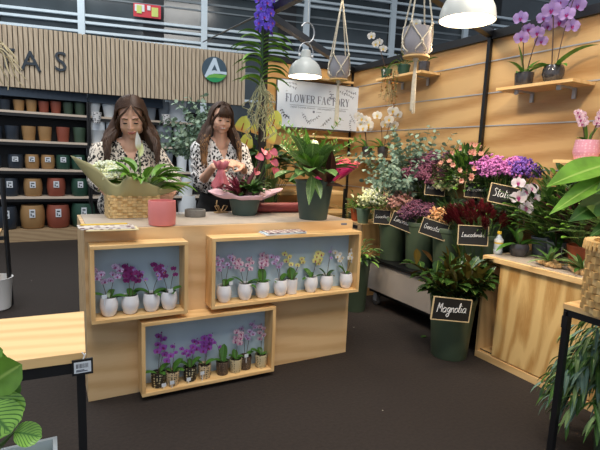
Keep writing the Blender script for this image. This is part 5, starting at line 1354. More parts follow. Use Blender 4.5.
# background small foliage under them, spilling from the crate side
bushy('potted_plant', 'loose variegated plant below the corner shelf beside the eucalyptus', 'potted plant', (2.86, 3.95, .0), ('taper', .12, .75, 'bucket'), (120, (.05, .08), (.02, .03), (-.2, 1.3), .36, 'oval', .8), ('willow', 'leaf', 'cream_fl'))

# ------------------------------------------------------------------ hanging pots in knotted cord
def macrame(loc, r, h, tail, top, lab, mat='potgrey'):
    t = thing('hanging_planter', lab, 'hanging planter', loc, 0, 'pots hanging in knotted cord')
    obj('pot', MB().lathe([(r*.8, 0), (r*.86, .004), (r*1.0, h*.55), (r*.98, h), (r*.92, h), (r*.9, h*.5), (r*.7, .02), (0, .02)], 32), mat, t)
    mb = MB(); n = 4; apex = V((0, 0, top-loc[2]))
    gather = V((0, 0, h+r*5.5))
    for k in range(n):
        a = 2*PI*k/n+.4; am = a+PI/n; ap = a-PI/n
        P_ = lambda ang, z, q=1.03: V((math.cos(ang)*r*q, math.sin(ang)*r*q, z))
        rim = P_(a, h*1.08, 1.08)
        for da in (am, ap):
            mb.tube(smooth_pts([tuple(rim), tuple(P_((a+da)/2, h*.75, 1.05)), tuple(P_(da, h*.42, 1.06)), tuple(P_((a*.5+da*.5)+(0), h*.12, .98)), (0, 0, -.012)], 4), .0035, 5)
        mb.ball(rim, .008); mb.ball(P_(am, h*.42, 1.06), .007)
        mb.tube(arc(rim, gather, 0, 6, V((1, 0, 0))), .0042, 5)
    mb.tube([gather, apex], .006, 6); mb.ball(gather, .012); mb.ball((0, 0, -.018), (.016, .016, .014))
    obj('cord', mb, 'rope', t)
    mb = MB()
    for i in range(14):
        a = 2*PI*i/14; mb.tube([(math.cos(a)*.004, math.sin(a)*.004, -.02), (math.cos(a)*.009, math.sin(a)*.009, -tail*.5), (math.cos(a)*.012+rnd(-.004, .004), math.sin(a)*.012, -tail*rnd(.92, 1.02))], .0032, 4)
    obj('tassel', mb, 'rope', t)
    obj('wood_disc', MB().lathe([(r*.95, -.012), (r*.95, -.004)], 24), 'pine', t)
    return t
m1 = atY(338.5, 78.5, 2.55); macrame((m1.x, 2.55, m1.z), .063, .125, .29, 7.4, 'grey pot hanging in knotted cord in front of the white sign')
m2 = atY(416, 55.5, 1.85); macrame((m2.x, 1.85, m2.z), .068, .128, .275, 7.4, 'larger grey pot hanging in knotted cord before the corner shelf')

# ------------------------------------------------------------------ hanging violet orchid
fx = V((PP.x-.06, PP.y-.14, 0)); vt = atY(263, 31, fx.y)
t = thing('hanging_vanda', 'violet vanda orchid hanging from the black post with long bare roots', 'orchid', (vt.x, fx.y, vt.z-.05))
o0 = t.location.copy(); z0 = 0
st = [V((0, 0, -.32)), V((.0, 0, -.1)), V((0, 0, .08)), V((.0, -.0, .26))]
obj('stem', MB().tube(st[:3], .008, 8), 'leaf_dark', t)
for k in range(26):
    z = -.32+k*.0135; s = 1 if k % 2 else -1
    obj('leaf', MB().leaf((s*.005, rnd(-.01, .01), z), (s*1.0, rnd(-.5, .5), rnd(.35, .8)), rnd(.19, .25), .034, 1.4, .3, 9, 'strap'), 'leaf_bright' if k % 3 else 'leaf', t)
obj('wire', MB().tube([(0, 0, .06), (.02, .03, .25)], .0015, 4), 'black', t)
obj('flower_spike', MB().tube(smooth_pts([(0, 0, .0), (-.01, -.03, .12), (0, -.03, .32)], 3), .003, 5), 'stem', t)
for k in range(26):
    a = k*2.4; z = .04+.30*k/26; p = V((math.cos(a)*.045, math.sin(a)*.04-.03, z)); n_ = V((math.cos(a), math.sin(a)-.9, .1))
    obj('flower', flower_mb(p, n_, .036, big=False), ['p_vanda', 'p_lip'], t)
mb = MB()
for i in range(34):
    a = rnd(0, 2*PI); r1 = rnd(.03, .13); L = rnd(.2, .40); p = V((0, 0, -.30+rnd(-.03, .08)))
    pts = [p]
    for k in range(1, 9):
        u = k/8; pts.append(V((math.cos(a+u*rnd(-1, 1))*r1*math.sin(u*2.3)+rnd(-.012, .012), math.sin(a)*r1*math.sin(u*2.3)+rnd(-.012, .012), -.30-L*u)))
    mb.tube(smooth_pts([tuple(q) for q in pts], 2), .0032, 5)
obj('aerial_roots', mb, 'root', t)
# bleached aerial roots hanging into the upper left
h0 = atY(-12, 45, 1.9)
t = thing('hanging_twigs', 'bleached bare roots reaching in from the left over the wall letters', 'twigs', h0); mb = MB()
for px, py in ((24, 88), (27, 80), (18, 64), (22, 70), (8, 90), (3, 84), (14, 56), (12, 78)):
    e = atY(px, py, 1.9+rnd(-.05, .05))-h0; m_ = e*.5+V((rnd(-.01, .01), rnd(-.03, .03), .03)); mb.tube(smooth_pts([(0, 0, 0), tuple(e*.25+V((0, 0, .02))), tuple(m_), tuple(e*.8+V((rnd(-.01, .01), 0, .01))), tuple(e)], 3), [.003]*10+[.0018]*3, 5)
obj('roots', mb, 'twig', t)

# ------------------------------------------------------------------ plants behind the second florist
eucalyptus('eucalyptus_vase', 'tall grey green eucalyptus standing behind the second florist', (1.47, 4.35, 0), 60, .78, 1.12, ('euc', 'euc_dark', 'euc'), .8, .045, (-.42, 0))
t = [o for o in COL.objects if o.name.startswith('eucalyptus_vase')][0]
obj('vase', MB().lathe([(.11, 0), (.12, .01), (.14, 1.1), (.13, 1.15), (.12, 1.15), (.1, .1), (0, .1)], 24), 'pot_grey', t)
t = thing('anthurium', 'yellow green anthurium with large leaves beneath the hanging violet orchid', 'potted plant', (1.84, 4.02, 0))
obj('pot', MB().lathe([(.12, 0), (.13, .01), (.15, .78), (.15, .8), (.14, .8), (.13, .7), (.05, .7)], 28), 'planter_green', t)
sm = MB(); mb = MB()
for i in range(60):
    a = rnd(0, 2*PI); e = rnd(.1, 1.4); p = V((0, 0, 1.12))+sph(a, e*1.2-.4)*rnd(.1, .36); sm.tube(arc((0, 0, .7), p, .03, 4), .003, 4); mb.leaf(p, sph(a, e*.4), rnd(.16, .24), rnd(.1, .14), 1.0, .12, 7, 'heart', i % 2, nx=4)
for i in range(10):
    a = rnd(2.2, 4.0); mb.leaf((-.05, .05, .9), sph(a, rnd(1.0, 1.4)), rnd(.55, .85), .07, .5, .2, 8, 'lance', 1)
obj('stems', sm, 'stem', t); obj('foliage', mb, ['leaf', 'leaf_dark'], t)
for px, py, s in ((241, 121, 1.0), (245, 137, .9), (257, 124, 1.1), (266, 131, 1.05), (272, 117, 1.1)):
    p = atY(px, py+7, 3.78)-t.location
    f = obj('spathe', MB().leaf(p+V((0, 0, -.03)), (rnd(-.45, .45), -.25, 1), .14*s, .135*s, .1, .14, 7, 'heart', 0, up=V((-.2, -1, .1)), nx=4).tube([(0, 0, .72), p*.6+V((0, 0, .3)), p+V((0, 0, -.03))], .003, 5, 1), ['spathe', 'stem'], t)
    obj('spadix', MB().tube([p+V((0, -.012, -.02)), p+V((.012, -.03, .04))], [.006, .004], 6), 'terracotta', f)

# ------------------------------------------------------------------ foreground, left
TZ = .75
a = atZ(85, 352, TZ); b = atZ(85, 311, TZ)
xr = .079; yf = a.y; yb = b.y
hx = .4; hy = (yb-yf)/2; c9 = V((xr, yf, 0))-rotz(-.055) @ V((hx, -hy, 0))
t = thing('display_table', 'pine topped table with a black metal frame, lower left', 'table', c9, -.055)
obj('tabletop', MB().box(-hx, hx, -hy, hy, TZ-.028, TZ), 'pine', t, bevel=.001)
obj('frame_rail', MB().box(-hx+.005, hx-.005, -hy+.005, -hy+.03, TZ-.06, TZ-.029), 'black', t)
obj('frame_rail', MB().box(-hx+.005, hx-.005, hy-.03, hy-.005, TZ-.06, TZ-.029), 'black', t)
obj('leg', MB().box(hx-.024, hx-.002, -hy+.004, -hy+.028, 0, TZ-.0605), 'black', t)
obj('leg', MB().box(-hx+.01, -hx+.04, -hy+.005, -hy+.035, 0, TZ-.0605), 'black', t)
obj('leg', MB().box(-hx+.01, -hx+.04, hy-.035, hy-.005, 0, TZ-.0605), 'black', t)
p = atY(82.5, 366.5, yf-.01)
t2 = thing('price_tag', 'black tag with a white barcode label hanging on the left table leg', 'tag', (p.x, yf-.012, p.z))
obj('holder', MB().box(-.026, .026, -.003, .003, -.022, .022), 'black', t2)
obj('label', MB().box(-.021, .021, -.004, -.0031, -.015, .016), 'tagpaper', t2)
mb = MB()
for i in range(14): mb.box(-.016+i*.0022, -.016+i*.0022+rnd(.0006, .0014), -.0046, -.0041, -.001, .011)
mb.box(-.016, .012, -.0046, -.0041, -.011, -.009).box(-.016, .004, -.0046, -.0041, -.0075, -.0058)
obj('barcode', mb, 'inkd', t2)
obj('clip', MB().tube([(.002, 0, .022), (.006, .002, .03), (.0, .003, .04), (.006, .002, .03), (.008, 0, .036)], .002, 5), 'white', t2)
# striped plant and pale crate bottom left
cz = .42; c0 = atZ(57, 436, cz)
t = thing('pale_crate', 'pale blue white crate of small flowers at the bottom left corner', 'crate', (c0.x-.22, c0.y-.16, 0))
obj('wall', MB().box(-.22, .22, .148, .16, 0, cz), 'lightbluebox', t); obj('wall', MB().box(-.22, .22, -.16, -.148, 0, cz), 'lightbluebox', t)
obj('wall', MB().box(-.22, -.208, -.147, .147, 0, cz), 'lightbluebox', t); obj('wall', MB().box(.208, .22, -.147, .147, 0, cz), 'lightbluebox', t)
obj('soil', MB().box(-.207, .207, -.147, .147, .3, cz-.06), 'soil', t)
mb = MB()
for i in range(360): mb.floret((rnd(-.2, .2), rnd(-.14, .14), cz-.045+rnd(0, .03)), .014, i % 3)
o = obj('small_flowers', mb, ['cream_fl', 'leaf_bright', 'white_fl'], t); o['kind'] = 'stuff'
pl = V((-.36, 1.16, 0))
t = thing('striped_plant', 'prayer plant with dark striped bright green leaves at the lower left edge', 'potted plant', pl)
obj('pot', MB().lathe([(.08, 0), (.085, .005), (.11, .36), (.11, .38), (.1, .38), (.09, .3), (.04, .3)], 28), 'terracotta', t)
sm = MB(); top = V((0, 0, .34))
def bigleaf(px, py, px2, py2, Y, L, W, mat='striped2', droop=.2, twist=0):
    p = atY(px, py, Y)-pl; q = atY(px2, py2, Y-.03)-pl; o = obj('leaf', MB().leaf(p, q-p, L or (q-p).length, W, droop, .15, 9, 'oval', 0, up=V((.1, -1, .5)), nx=4, wavy=.08), mat, t)
    sm.tube(arc(top, p, .03, 5), .003, 5)
bigleaf(-8, 380, 17, 372, pl.y-.02, None, .085); bigleaf(-6, 385, 10, 405, pl.y-.04, None, .075, 'leaf'); bigleaf(-10, 395, 6, 428, pl.y-.06, None, .10)
bigleaf(-14, 408, 12, 432, pl.y-.07, None, .09); bigleaf(14, 432, 42, 435, pl.y-.08, None, .05); bigleaf(-20, 372, 8, 357, pl.y, None, .09); bigleaf(-14, 388, 20, 362, pl.y-.05, None, .08, 'leaf_bright')
bigleaf(-20, 360, 2, 348, pl.y, None, .07, 'leaf_bright')
sm.tube([top, atY(14, 432, pl.y-.08)-pl], .002, 5)
obj('stems', sm, 'stem', t)
# easel stand and white bucket at the left edge
f0 = atZ(11.5, 306, 0); tp = atY(2.2, 178, f0.y+.05)
t = thing('black_stand', 'slim black metal stand at the left edge of the hall', 'stand', (f0.x, f0.y, 0))
obj('post', MB().tube([(0, 0, .012), tp-V((f0.x, f0.y, 0))], .018, 8), 'black', t)
obj('post', MB().tube([(-.5, 0, .012), (-.5, .05, 1.6)], .018, 8), 'black', t)
obj('crossbar', MB().box(-.5, -.03, .0, .02, .55, .58), 'black', t)
obj('shelf', MB().box(-.49, -.06, .03, .3, .58, .60), 'pine', t)
obj('panel', MB().box(-.49, -.075, .05, .07, .0, .55), 'pine', t)
wb = atZ(1, 304, 0)
t = thing('white_bucket', 'white plastic bucket on the hall floor at the left edge', 'bucket', (wb.x-.02, wb.y+.0-.12, 0))
obj('body', MB().lathe([(.09, 0), (.1, .01), (.12, .25), (.125, .26), (.115, .26), (.09, .02), (0, .02)], 28), 'white', t)

# ------------------------------------------------------------------ foreground, right
a = atZ(563, 303, TZ)
tx, ty = a.x, a.y
t = thing('display_table', 'pine topped table with a slim black frame, lower right', 'table', (tx+.32, ty-.4, 0)); hx, hy = .32, .4
obj('tabletop', MB().box(-hx, hx, -hy, hy, TZ-.022, TZ), 'pine_y', t, bevel=.001)
obj('frame_rail', MB().box(-hx+.004, -hx+.026, -hy+.004, hy-.004, TZ-.05, TZ-.0225), 'black', t)
obj('frame_rail', MB().box(-hx+.027, hx-.005, hy-.026, hy-.004, TZ-.05, TZ-.0225), 'black', t)
for x in (-hx+.004, hx-.028):
    for y in (-hy+.004, hy-.028): obj('leg', MB().box(x, x+.024, y, y+.024, 0, TZ-.0505), 'black', t)
obj('clip', MB().box(-hx-.006, -hx+.003, hy-.03, hy-.006, TZ-.1, TZ-.05).box(-hx-.006, -hx+.004, hy-.02, hy-.012, TZ-.05, TZ-.03), 'black', t)
# tall woven basket with the large leaved plant
a = atZ(585, 315, TZ); bc = V((a.x+.155, a.y-.06, TZ+.001)); r = .14
t = thing('tall_basket', 'tall woven basket of large green leaves on the right table', 'basket', bc)
ring = [(r*math.cos(-2*PI*i/31), r*math.sin(-2*PI*i/31)) for i in range(31)][::-1]
mb = MB(); weave(mb, ring, .25, 0, 9, .05, .011, 1.04); obj('woven_wall', mb, ['wickerd', 'wicker'], t)
obj('lining', MB().lathe([(r-.012, .002), (r-.006, .23)], 30), 'wickerd', t)
mb = MB()
for i in range(44):
    a_ = 2*PI*i/44; cc = V((math.cos(a_)*r*1.05, math.sin(a_)*r*1.05, .262)); rd = V((math.cos(a_), math.sin(a_), 0)); td = V((-rd.y, rd.x, 0))
    mb.tube([cc-rd*.012-td*.007-V((0, 0, .018)), cc-rd*.012+V((0, 0, .012)), cc+rd*.012+td*.004+V((0, 0, .012)), cc+rd*.014+td*.009-V((0, 0, .018))], .006, 6)
mb.tube([(math.cos(2*PI*i/40)*r*1.05, math.sin(2*PI*i/40)*r*1.05, .262) for i in range(41)], .012, 8)
obj('braided_rim', mb, 'wickerd', t); sm = MB()
def bl(p1, p2, Y, W, mat='leaf_bright', dr=.15, tw=0, up=(-.2, -1, .9)):
    p = atY(*p1, Y)-bc; q = atY(*p2, Y-.02)-bc
    obj('leaf', MB().leaf(p, q-p, (q-p).length*1.02, W, dr, .14, 10, 'lance', 0, up=V(up), nx=4, wavy=.06), mat, t); sm.tube(arc((0, 0, .2), p, .04, 6), .005, 6)
Yb = bc.y-.02
bl((614, 163), (548, 178), Yb, .10, up=(0, -.6, 1)); bl((618, 172), (550, 206), Yb-.03, .065, up=(0, -.5, 1)); bl((612, 196), (569, 216), Yb-.03, .08, 'leaf', up=(0, -.9, .6)); bl((606, 226), (588, 204), Yb-.04, .07, 'leaf_bright')
bl((625, 175), (596, 190), Yb-.05, .07, 'leaf'); bl((625, 215), (590, 232), Yb-.05, .05, 'leaf')
obj('stems', sm, 'stem', t)
# willow eucalyptus bunch in a bucket under the table
wc = V((2.24, 1.03, 0))
bucket(wc, .10, .24, 'green bucket on the floor behind the right table leg', 'floor buckets')
t = thing('willow_eucalyptus', 'drooping long leaved eucalyptus bunch beneath the right table', 'branches', (wc.x, wc.y, .014)); sm = MB(); mb = MB()
for i in range(120):
    a_ = rnd(0, 2*PI); e = rnd(1.1, 1.5); pts = curve_pts((0, 0, .2), sph(a_, e), rnd(.36, .62), (math.cos(a_)*.1, math.sin(a_)*.1, -3.9), 12)
    pts = [V((p.x*.8, p.y*.7, min(p.z+.10, .66))) for p in pts]
    sm.tube(pts, .002, 4)
    for j in range(3, 13):
        for s in (-1, 1):
            mb.leaf(pts[j], sph(a_+s*rnd(.2, 1.0), rnd(-1.2, -.2)), rnd(.08, .13), rnd(.013, .02), 1.6, .2, 6, 'lance', (i+j) % 3)
obj('branches', sm, 'stem', t); obj('foliage', mb, ['willow', 'leaf', 'euc_dark'], t)
# leaves and petals dropped on the carpet
a = atZ(421, 338, 0); tag(obj('fallen_leaf', MB().leaf((0, 0, .003), (1, .2, 0), .06, .03, 0, .1, 5, 'oval'), 'leaf', loc=(a.x, a.y, .002)), 'single green leaf fallen on the carpet before the trolley', 'leaf')
# ------------------------------------------------------------------ people
def cap(mb, p1, r1, p2, r2, seg=14, flat=None):
    """closed tapered capsule"""
    p1, p2 = V(p1), V(p2); d = p2-p1; L = d.length
    R = frame_from(d.normalized() if L > 1e-6 else V((0,0,1)), V((0,1,0)) if abs(d.normalized().y) < .9 else V((1,0,0)))
    prof = [(max(1e-4, r1*math.cos(t)), r1*math.sin(t)) for t in [-PI/2+i*PI/10 for i in range(0, 6)]]
    prof += [(max(1e-4, r2*math.cos(t)), L+r2*math.sin(t)) for t in [i*PI/10 for i in range(0, 6)]]
    prof[0] = (1e-4, prof[0][1]); prof[-1] = (1e-4, prof[-1][1])
    return mb.lathe(prof, seg, p1, 0, R)
def ell(mb, c, r, R=None): return mb.ball(c, r, 0, 18, 12, R)
def blob(mb, voxel, it=6, fac=.5, dec=None):
    me = bpy.data.meshes.new('tmp'); me.from_pydata(mb.v, [], mb.f); me.update()
    o = bpy.data.objects.new('tmp', me); COL.objects.link(o)
    m = o.modifiers.new('r', 'REMESH'); m.mode = 'VOXEL'; m.voxel_size = voxel; m.use_smooth_shade = True
    s = o.modifiers.new('s', 'SMOOTH'); s.iterations = it; s.factor = fac
    if dec:
        d = o.modifiers.new('d', 'DECIMATE'); d.ratio = dec
    bpy.context.view_layer.update(); dg = bpy.context.evaluated_depsgraph_get(); dg.update()
    out = bpy.data.meshes.new_from_object(o.evaluated_get(dg)); bpy.data.objects.remove(o); bpy.data.meshes.remove(me)
    out.polygons.foreach_set('use_smooth', [True]*len(out.polygons)); return out
def cut(me, test):
    bm = bmesh.new(); bm.from_mesh(me); dl = [f for f in bm.faces if test(f.calc_center_median())]
    bmesh.ops.delete(bm, geom=dl, context='FACES'); bm.to_mesh(me); bm.free(); return me
def link(name, me, mat, parent, loc=None):
    me.materials.clear(); me.materials.append(M[mat]); me.name = name
    o = bpy.data.objects.new(name, me); COL.objects.link(o); o.parent = parent
    if loc is not None: o.location = loc
    return o
def hand(mb, w, d, n, side, curl=.5, s=1.0):
    """w wrist, d finger direction, n palm normal; side = +1 / -1 puts the thumb on d x n * side"""
    w, d, n = V(w), V(d).normalized(), V(n).normalized(); n = (n-d*n.dot(d)).normalized(); t = d.cross(n)*side
    for o in (-.029, -.010, .010, .029): cap(mb, w+t*o*.7*s, .014*s, w+d*.082*s+t*o*s, .0125*s, 10)
    for i, (o, L) in enumerate(((.032, .9), (.011, 1.0), (-.011, .93), (-.032, .74))):
        p = w+d*.085*s+t*o*s; a = .15
        for k, (l, r0, r1) in enumerate(((.040, .0092, .0086), (.027, .0086, .008), (.021, .008, .0068))):
            a += curl*(.7+.25*k); dd = (d*math.cos(a)+n*math.sin(a)+t*o*.8).normalized(); q = p+dd*l*L*s
            cap(mb, p, r0*s, q, r1*s, 9); p = q
    p = w+d*.022*s+t*.03*s; dd = (d*.65+t*.62+n*.35).normalized(); q = p+dd*.042*s; cap(mb, p, .0135*s, q, .0105*s, 10)
    dd = (d*.85+t*.15+n*.5).normalized(); cap(mb, q, .0105*s, q+dd*.032*s, .0085*s, 10)
def person(label, root, head_c, pitch, yaw, rollh, sh_z, sh_w, arms, hip_w, skin, leo, smile, hairspec, lean=0.0, waist_cut=.86, tucked=False, headscale=1.0):
    """arms = [(side, elbow, wrist, finger dir, palm normal, thumbside, sleeve fraction of forearm, curl)] in local coordinates"""
    t = thing('person', label, 'person', root)
    hs = headscale; H = V(head_c); RH = Matrix.Rotation(yaw, 3, 'Z') @ Matrix.Rotation(rollh, 3, 'Y') @ Matrix.Rotation(pitch, 3, 'X')
    h = lambda x, y, z: H + RH @ V((x*hs, y*hs, z*hs))
    sc = lambda r: tuple(q*hs for q in r)
    bl = MB()
    # head
    ell(bl, h(0, .012, .035), sc((.073, .090, .084)), RH); ell(bl, h(0, -.028, -.022), sc((.064, .062, .080)), RH)
    ell(bl, h(0, -.060, -.088), sc((.024, .02, .018)), RH)
    for s in (-1, 1):
        ell(bl, h(s*.036, -.056, -.026), sc((.027, .027, .034)), RH); ell(bl, h(s*.045, -.02, -.062), sc((.018, .03, .026)), RH)
        ell(bl, h(s*.074, .012, -.005), sc((.009, .02, .03)), RH); ell(bl, h(s*.029, -.075, .034), sc((.021, .011, .009)), RH)
        ell(bl, h(s*.030, -.072, .010), sc((.015, .014, .011)), RH); ell(bl, h(s*.010, -.092, -.025), sc((.007, .008, .006)), RH)
    cap(bl, h(0, -.080, .022), .0062*hs, h(0, -.101, -.020), .0085*hs); ell(bl, h(0, -.085, -.052), sc((.022, .012, .012)), RH)
    # neck, torso, hips, legs
    neck0 = V((H.x*.4, H.y*.4+.0, sh_z+.045)); cap(bl, neck0-V((0, 0, .04)), .056, h(0, .018, -.055), .049)
    for s in (-1, 1): cap(bl, neck0, .048, (s*sh_w*.82, lean*.6, sh_z-.012), .046)
    chest = V((0, lean*.6, sh_z-.14)); ell(bl, chest, (.150, .098, .17)); ell(bl, chest+V((0, -.01, -.16)), (.128, .09, .14))
    for s in (-1, 1): ell(bl, chest+V((s*.070, -.068, -.03)), (.062, .052, .062))
    ell(bl, (0, 0, .92), (hip_w, .112, .13))
    for s in (-1, 1):
        cap(bl, (s*.085, .0, .86), .085, (s*.09, -.01, .50), .058); cap(bl, (s*.09, -.01, .50), .057, (s*.09, .02, .12), .040)
        cap(bl, (s*.09, .03, .06), .036, (s*.10, -.13, .04), .030)
    for (s, el, wr, fd, pn, th, sl, cu) in arms:
        S = V((s*sh_w, lean*.6, sh_z-.03)); el, wr = V(el), V(wr)
        cap(bl, S, .052, el, .040); cap(bl, el, .039, wr, .026); hand(bl, wr, fd, pn, th, cu)
    link('body', blob(bl, .0048, 4), skin, t)
    # eyes, brows, lips
    for s in (-1, 1):
        obj('eye', MB().ball(h(s*.030, -.0855, .007), sc((.0125, .0035, .0042)), 0, 12, 8, RH), 'eye', t)
        obj('eyebrow', MB().tube([h(s*.014, -.0865, .031), h(s*.030, -.088, .038), h(s*.047, -.078, .032)], [.0028*hs, .0034*hs, .002*hs], 6), 'hair', t)
    w = .026 if smile else .021
    obj('lips', MB().tube([h(-w, -.086, -.050+(.005 if smile else 0)), h(-w*.5, -.0945, -.0515), h(0, -.0965, -.0505), h(w*.5, -.0945, -.0515), h(w, -.086, -.050+(.005 if smile else 0))], [.002*hs, .0052*hs, .006*hs, .0052*hs, .002*hs], 8), 'lip', t)
    if smile: obj('teeth', MB().ball(h(0, -.0975, -.0505), sc((.019, .005, .0042)), 0, 12, 6, RH), 'teeth', t)
    # blouse
    b = MB(); k = .016
    for s in (-1, 1): cap(b, neck0+V((0, .01, -.02)), .058, (s*sh_w*.85, lean*.6, sh_z-.008), .056)
    ell(b, chest, (.150+k+.012, .098+k+.01, .185)); ell(b, chest+V((0, -.01, -.16)), (.128+k+.02, .09+k+.02, .16))
    for s in (-1, 1): ell(b, chest+V((s*.070, -.070, -.035)), (.068, .058, .07))
    if tucked: ell(b, (0, 0, 1.0), (hip_w*.98, .118, .09))
    else: ell(b, (0, 0, .93), (hip_w+.035, .14, .15))
    for (s, el, wr, fd, pn, th, sl, cu) in arms:
        S = V((s*sh_w, lean*.6, sh_z-.03)); el, wr = V(el), V(wr)
        cap(b, S, .068, el, .064); e2 = el.lerp(wr, sl); cap(b, el, .062, e2, .052)
        # gathered folds on the sleeve
        for q in (.25, .5, .75): ell(b, S.lerp(el, q)+V((s*.012, 0, -.004)), (.066, .066, .03))
    bm_ = blob(b, .009, 5)
    vz = sh_z-.13
    def neckline(c):
        x = c.x-H.x*.3; return (c.y < lean*.6-.01 and c.z > vz and abs(x) < (c.z-vz)*.46-.012) or (c.z > sh_z+.022 and (V((c.x, c.y))-V((neck0.x, neck0.y))).length < .068) or c.z < waist_cut
    cut(bm_, neckline); bo = link('blouse', bm_, leo, t); solid(bo, .003)
    # trousers and shoes
    tr = MB(); ell(tr, (0, 0, .93 if tucked else .90), (hip_w+.014, .126, .15))
    for s in (-1, 1): cap(tr, (s*.085, .0, .86), .100, (s*.09, -.01, .50), .072); cap(tr, (s*.09, -.01, .50), .071, (s*.09, .02, .13), .056)
    tm = blob(tr, .012, 4); cut(tm, lambda c: c.z > (1.03 if tucked else 1.0)); link('trousers', tm, 'trousers', t)
    for s in (-1, 1):
        sh = MB(); cap(sh, (s*.09, .04, .046), .045, (s*.10, -.15, .038), .037); sh.box(s*.095-.04, s*.095+.04, -.17, .07, .001, .02); sm_ = blob(sh, .009, 3); link('shoe', sm_, 'trousers', t)
    # hair: cap plus long locks
    (mat, tip, part, falls, vol, locks, L0, L1, bangs) = hairspec
    hb = MB(); ell(hb, h(0, .026, .043), sc((.082, .094, .086)), RH); ell(hb, h(0, .05, -.02), sc((.078, .07, .11)), RH)
    for s in (-1, 1): cap(hb, h(s*.075, .03, -.01), .030*hs, h(s*.07, .04, -.01)+V((s*.04*vol, .03, -.20)), .05)
    cap(hb, h(0, .08, -.03), .06, h(0, .08, -.03)+V((0, .03, -.20)), .055)
    hm = blob(hb, .008, 5); RI = RH.inverted()
    def facecut(c):
        q = RI @ (c-H); return q.y < -.022 and abs(q.x) < .070*hs and q.z < .090*hs
    cut(hm, facecut); link('hair', hm, mat, t)
    mb = MB()
    for s in (-1, 1):
        for i in range(locks):
            u = (i+rnd(0, 1))/locks; y0 = -.076+.15*u
            zt = .035+.090*math.sqrt(max(.05, 1-((y0-.012)/.097)**2))
            wv = rnd(0, 6.28); amp = rnd(.005, .012)
            pf = bangs*(1-u)
            P = [h(part+s*.004, max(y0, -.060), zt+.008), h(part*.5+s*.045, max(y0, -.066)-.004*(1-u), zt*.97), h(s*.074, y0*.85+.004, .070), h(s*(.092-.012*pf), y0*.72+.008, .012), h(s*(.094-.012*pf), y0*.62+.018, -.045)]
            if u < (.28 if bangs > .5 else .12): P = [h(part+s*.003, -.055-rnd(0, .012), .112), h(part*.6+s*rnd(.026, .04), -.088, .078), h(s*rnd(.056, .064), -.084, .044), h(s*rnd(.074, .082), -.066, -.002), h(s*.083, -.045, -.05)]
            last = P[-1]; Lk = rnd(L0, L1)*(1 if s < 0 else falls)
            for k in range(1, 7):
                f = k/6; P.append(last+V((s*(.034*vol*math.sin(f*2.0)+amp*1.5*math.sin(wv+f*8)), -.03*f*(1-u)+.02*u+amp*math.cos(wv+f*6)-.015*f, -Lk*f)))
            r_ = rnd(.0042, .0078)
            mb.tube(smooth_pts([tuple(q) for q in P], 2), [r_*.5]*4+[r_]*12+[r_*.8, r_*.65, r_*.5, r_*.35, r_*.15][:5], 5, 0)
    if bangs > .5:
        for i in range(34):
            x = rnd(-.05, .05); q0 = h(x*.5, -.04, .115)
            mb.tube(smooth_pts([tuple(q0), tuple(h(x*.8, -.078, .092)), tuple(h(x*1.05, -.093, .062)), tuple(h(x*1.25, -.092+abs(x)*.25, .034+abs(x)*-.1))], 3), [.005, .006, .006, .003], 5, 0)
    for i in range(26):
        x = rnd(-.07, .07); P = [h(x*.3, .04, .12), h(x, .105, .06), h(x*1.05, .115, -.02)]
        for k in range(1, 5): P.append(P[2]+V((x*.2, .01, -.065*k)))
        mb.tube(smooth_pts([tuple(q) for q in P], 2), [.011]*11+[.008, .004], 5, 0)
    # tube() wants one radius per point: pad handled by caller
    hl = obj('locks', mb, [mat, tip], t)
    # paler ends: faces low on the lock use the second colour
    zc = H.z-.17
    for f in hl.data.polygons:
        if hl.data.vertices[f.vertices[0]].co.z < zc+rnd(-.11, .07): f.material_index = 1
    return t
hip = CT
r1 = V((.50, 3.42, 0)); L1_ = lambda px, py, Y: atY(px, py, Y)-r1
hc = L1_(131, 118, 3.32)
person('woman in a leopard print blouse with long dark hair looking down at the woven basket', r1, hc, .52, -.22, -.06, 1.31, .178,
       [(-1, L1_(97, 180, 3.36), L1_(105, 190, 3.10), (.35, -.8, -.35), (1, .3, -.1), 1, .55, .35), (1, L1_(173, 182, 3.36), L1_(172, 193, 3.12), (-.45, -.75, -.3), (-1, .3, -.1), -1, .6, .35)],
       .17, 'skin2', 'leo', False, ('hair', 'hair', .012, 1.0, 1.9, 190, .16, .25, .3), lean=-.03, headscale=1.1)
r2 = V((1.20, 3.56, 0)); L2_ = lambda px, py, Y: atY(px, py, Y)-r2
hc = L2_(221.5, 119, 3.46)
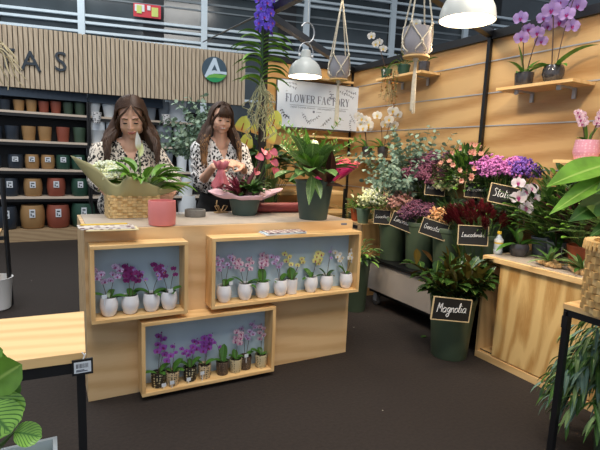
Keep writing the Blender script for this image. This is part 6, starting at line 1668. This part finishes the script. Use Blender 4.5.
person('woman in a white animal print blouse and black trousers smiling down at the paper', r2, hc, .30, -.08, .05, 1.36, .168,
       [(-1, L2_(201, 182, 3.52), L2_(214, 166, 3.27), (.75, -.35, .28), (.2, .5, -.8), -1, .1, .6), (1, L2_(248, 180, 3.50), L2_(242, 166, 3.27), (-.8, -.3, .22), (-.2, .5, -.8), 1, .55, .6)],
       .15, 'skin', 'leo2', True, ('hair2', 'hairtip', .0, .82, 1.7, 170, .20, .32, .6), lean=-.02, waist_cut=1.0, tucked=True, headscale=.95)

# ------------------------------------------------------------------ light
def area(name, loc, size, energy, color, target=None, sy=None):
    L = bpy.data.lights.new(name, 'AREA'); L.energy = energy; L.color = color; L.shape = 'RECTANGLE'; L.size = size; L.size_y = sy or size
    o = bpy.data.objects.new(name, L); COL.objects.link(o); o.location = loc
    if target is not None: o.rotation_euler = (V(target)-V(loc)).to_track_quat('-Z', 'Y').to_euler()
    return o
area('ceiling_and_fill_light', (-.5, 9.5, 7.2), 5, 280, (.90, .96, 1), None, 3)
area('ceiling_and_fill_light', (1.0, 1.8, 7.2), 2.2, 200, (1, .97, .92))
area('ceiling_and_fill_light', (-1.8, 4.5, 7.2), 2.5, 210, (.96, .98, 1))
area('ceiling_and_fill_light', (0, -1.0, 6.5), 2.5, 200, (1, .96, .9), (1.2, 2.6, .6))  # added fill from the front that brightens the counter, not a ceiling fixture
def spot(loc, target, e, ang=75, col=(1, .80, .55), r=.08):
    L = bpy.data.lights.new('spot_lamp', 'SPOT'); L.energy = e; L.spot_size = math.radians(ang); L.spot_blend = .7; L.color = col; L.shadow_soft_size = r
    o = bpy.data.objects.new('spot_lamp', L); COL.objects.link(o); o.location = loc; o.rotation_euler = (V(target)-V(loc)).to_track_quat('-Z', 'Y').to_euler()
spot((1.56, 1.3, 2.6), (3.0, 1.7, 1.3), 60)
spot((1.56, 2.4, 2.6), (3.0, 2.9, 1.3), 60)
spot((1.7, 3.1, 2.6), (2.7, 4.5, 1.5), 45)
spot((1.2, .6, 2.8), (2.2, 1.6, .4), 45)
w = bpy.data.worlds.new('world'); scene.world = w; w.use_nodes = True
w.node_tree.nodes['Background'].inputs[0].default_value = (.75, .85, 1, 1); w.node_tree.nodes['Background'].inputs[1].default_value = .62
vs = scene.view_settings; vs.view_transform = 'Standard'; vs.look = 'None'; vs.gamma = 1; vs.exposure = 0
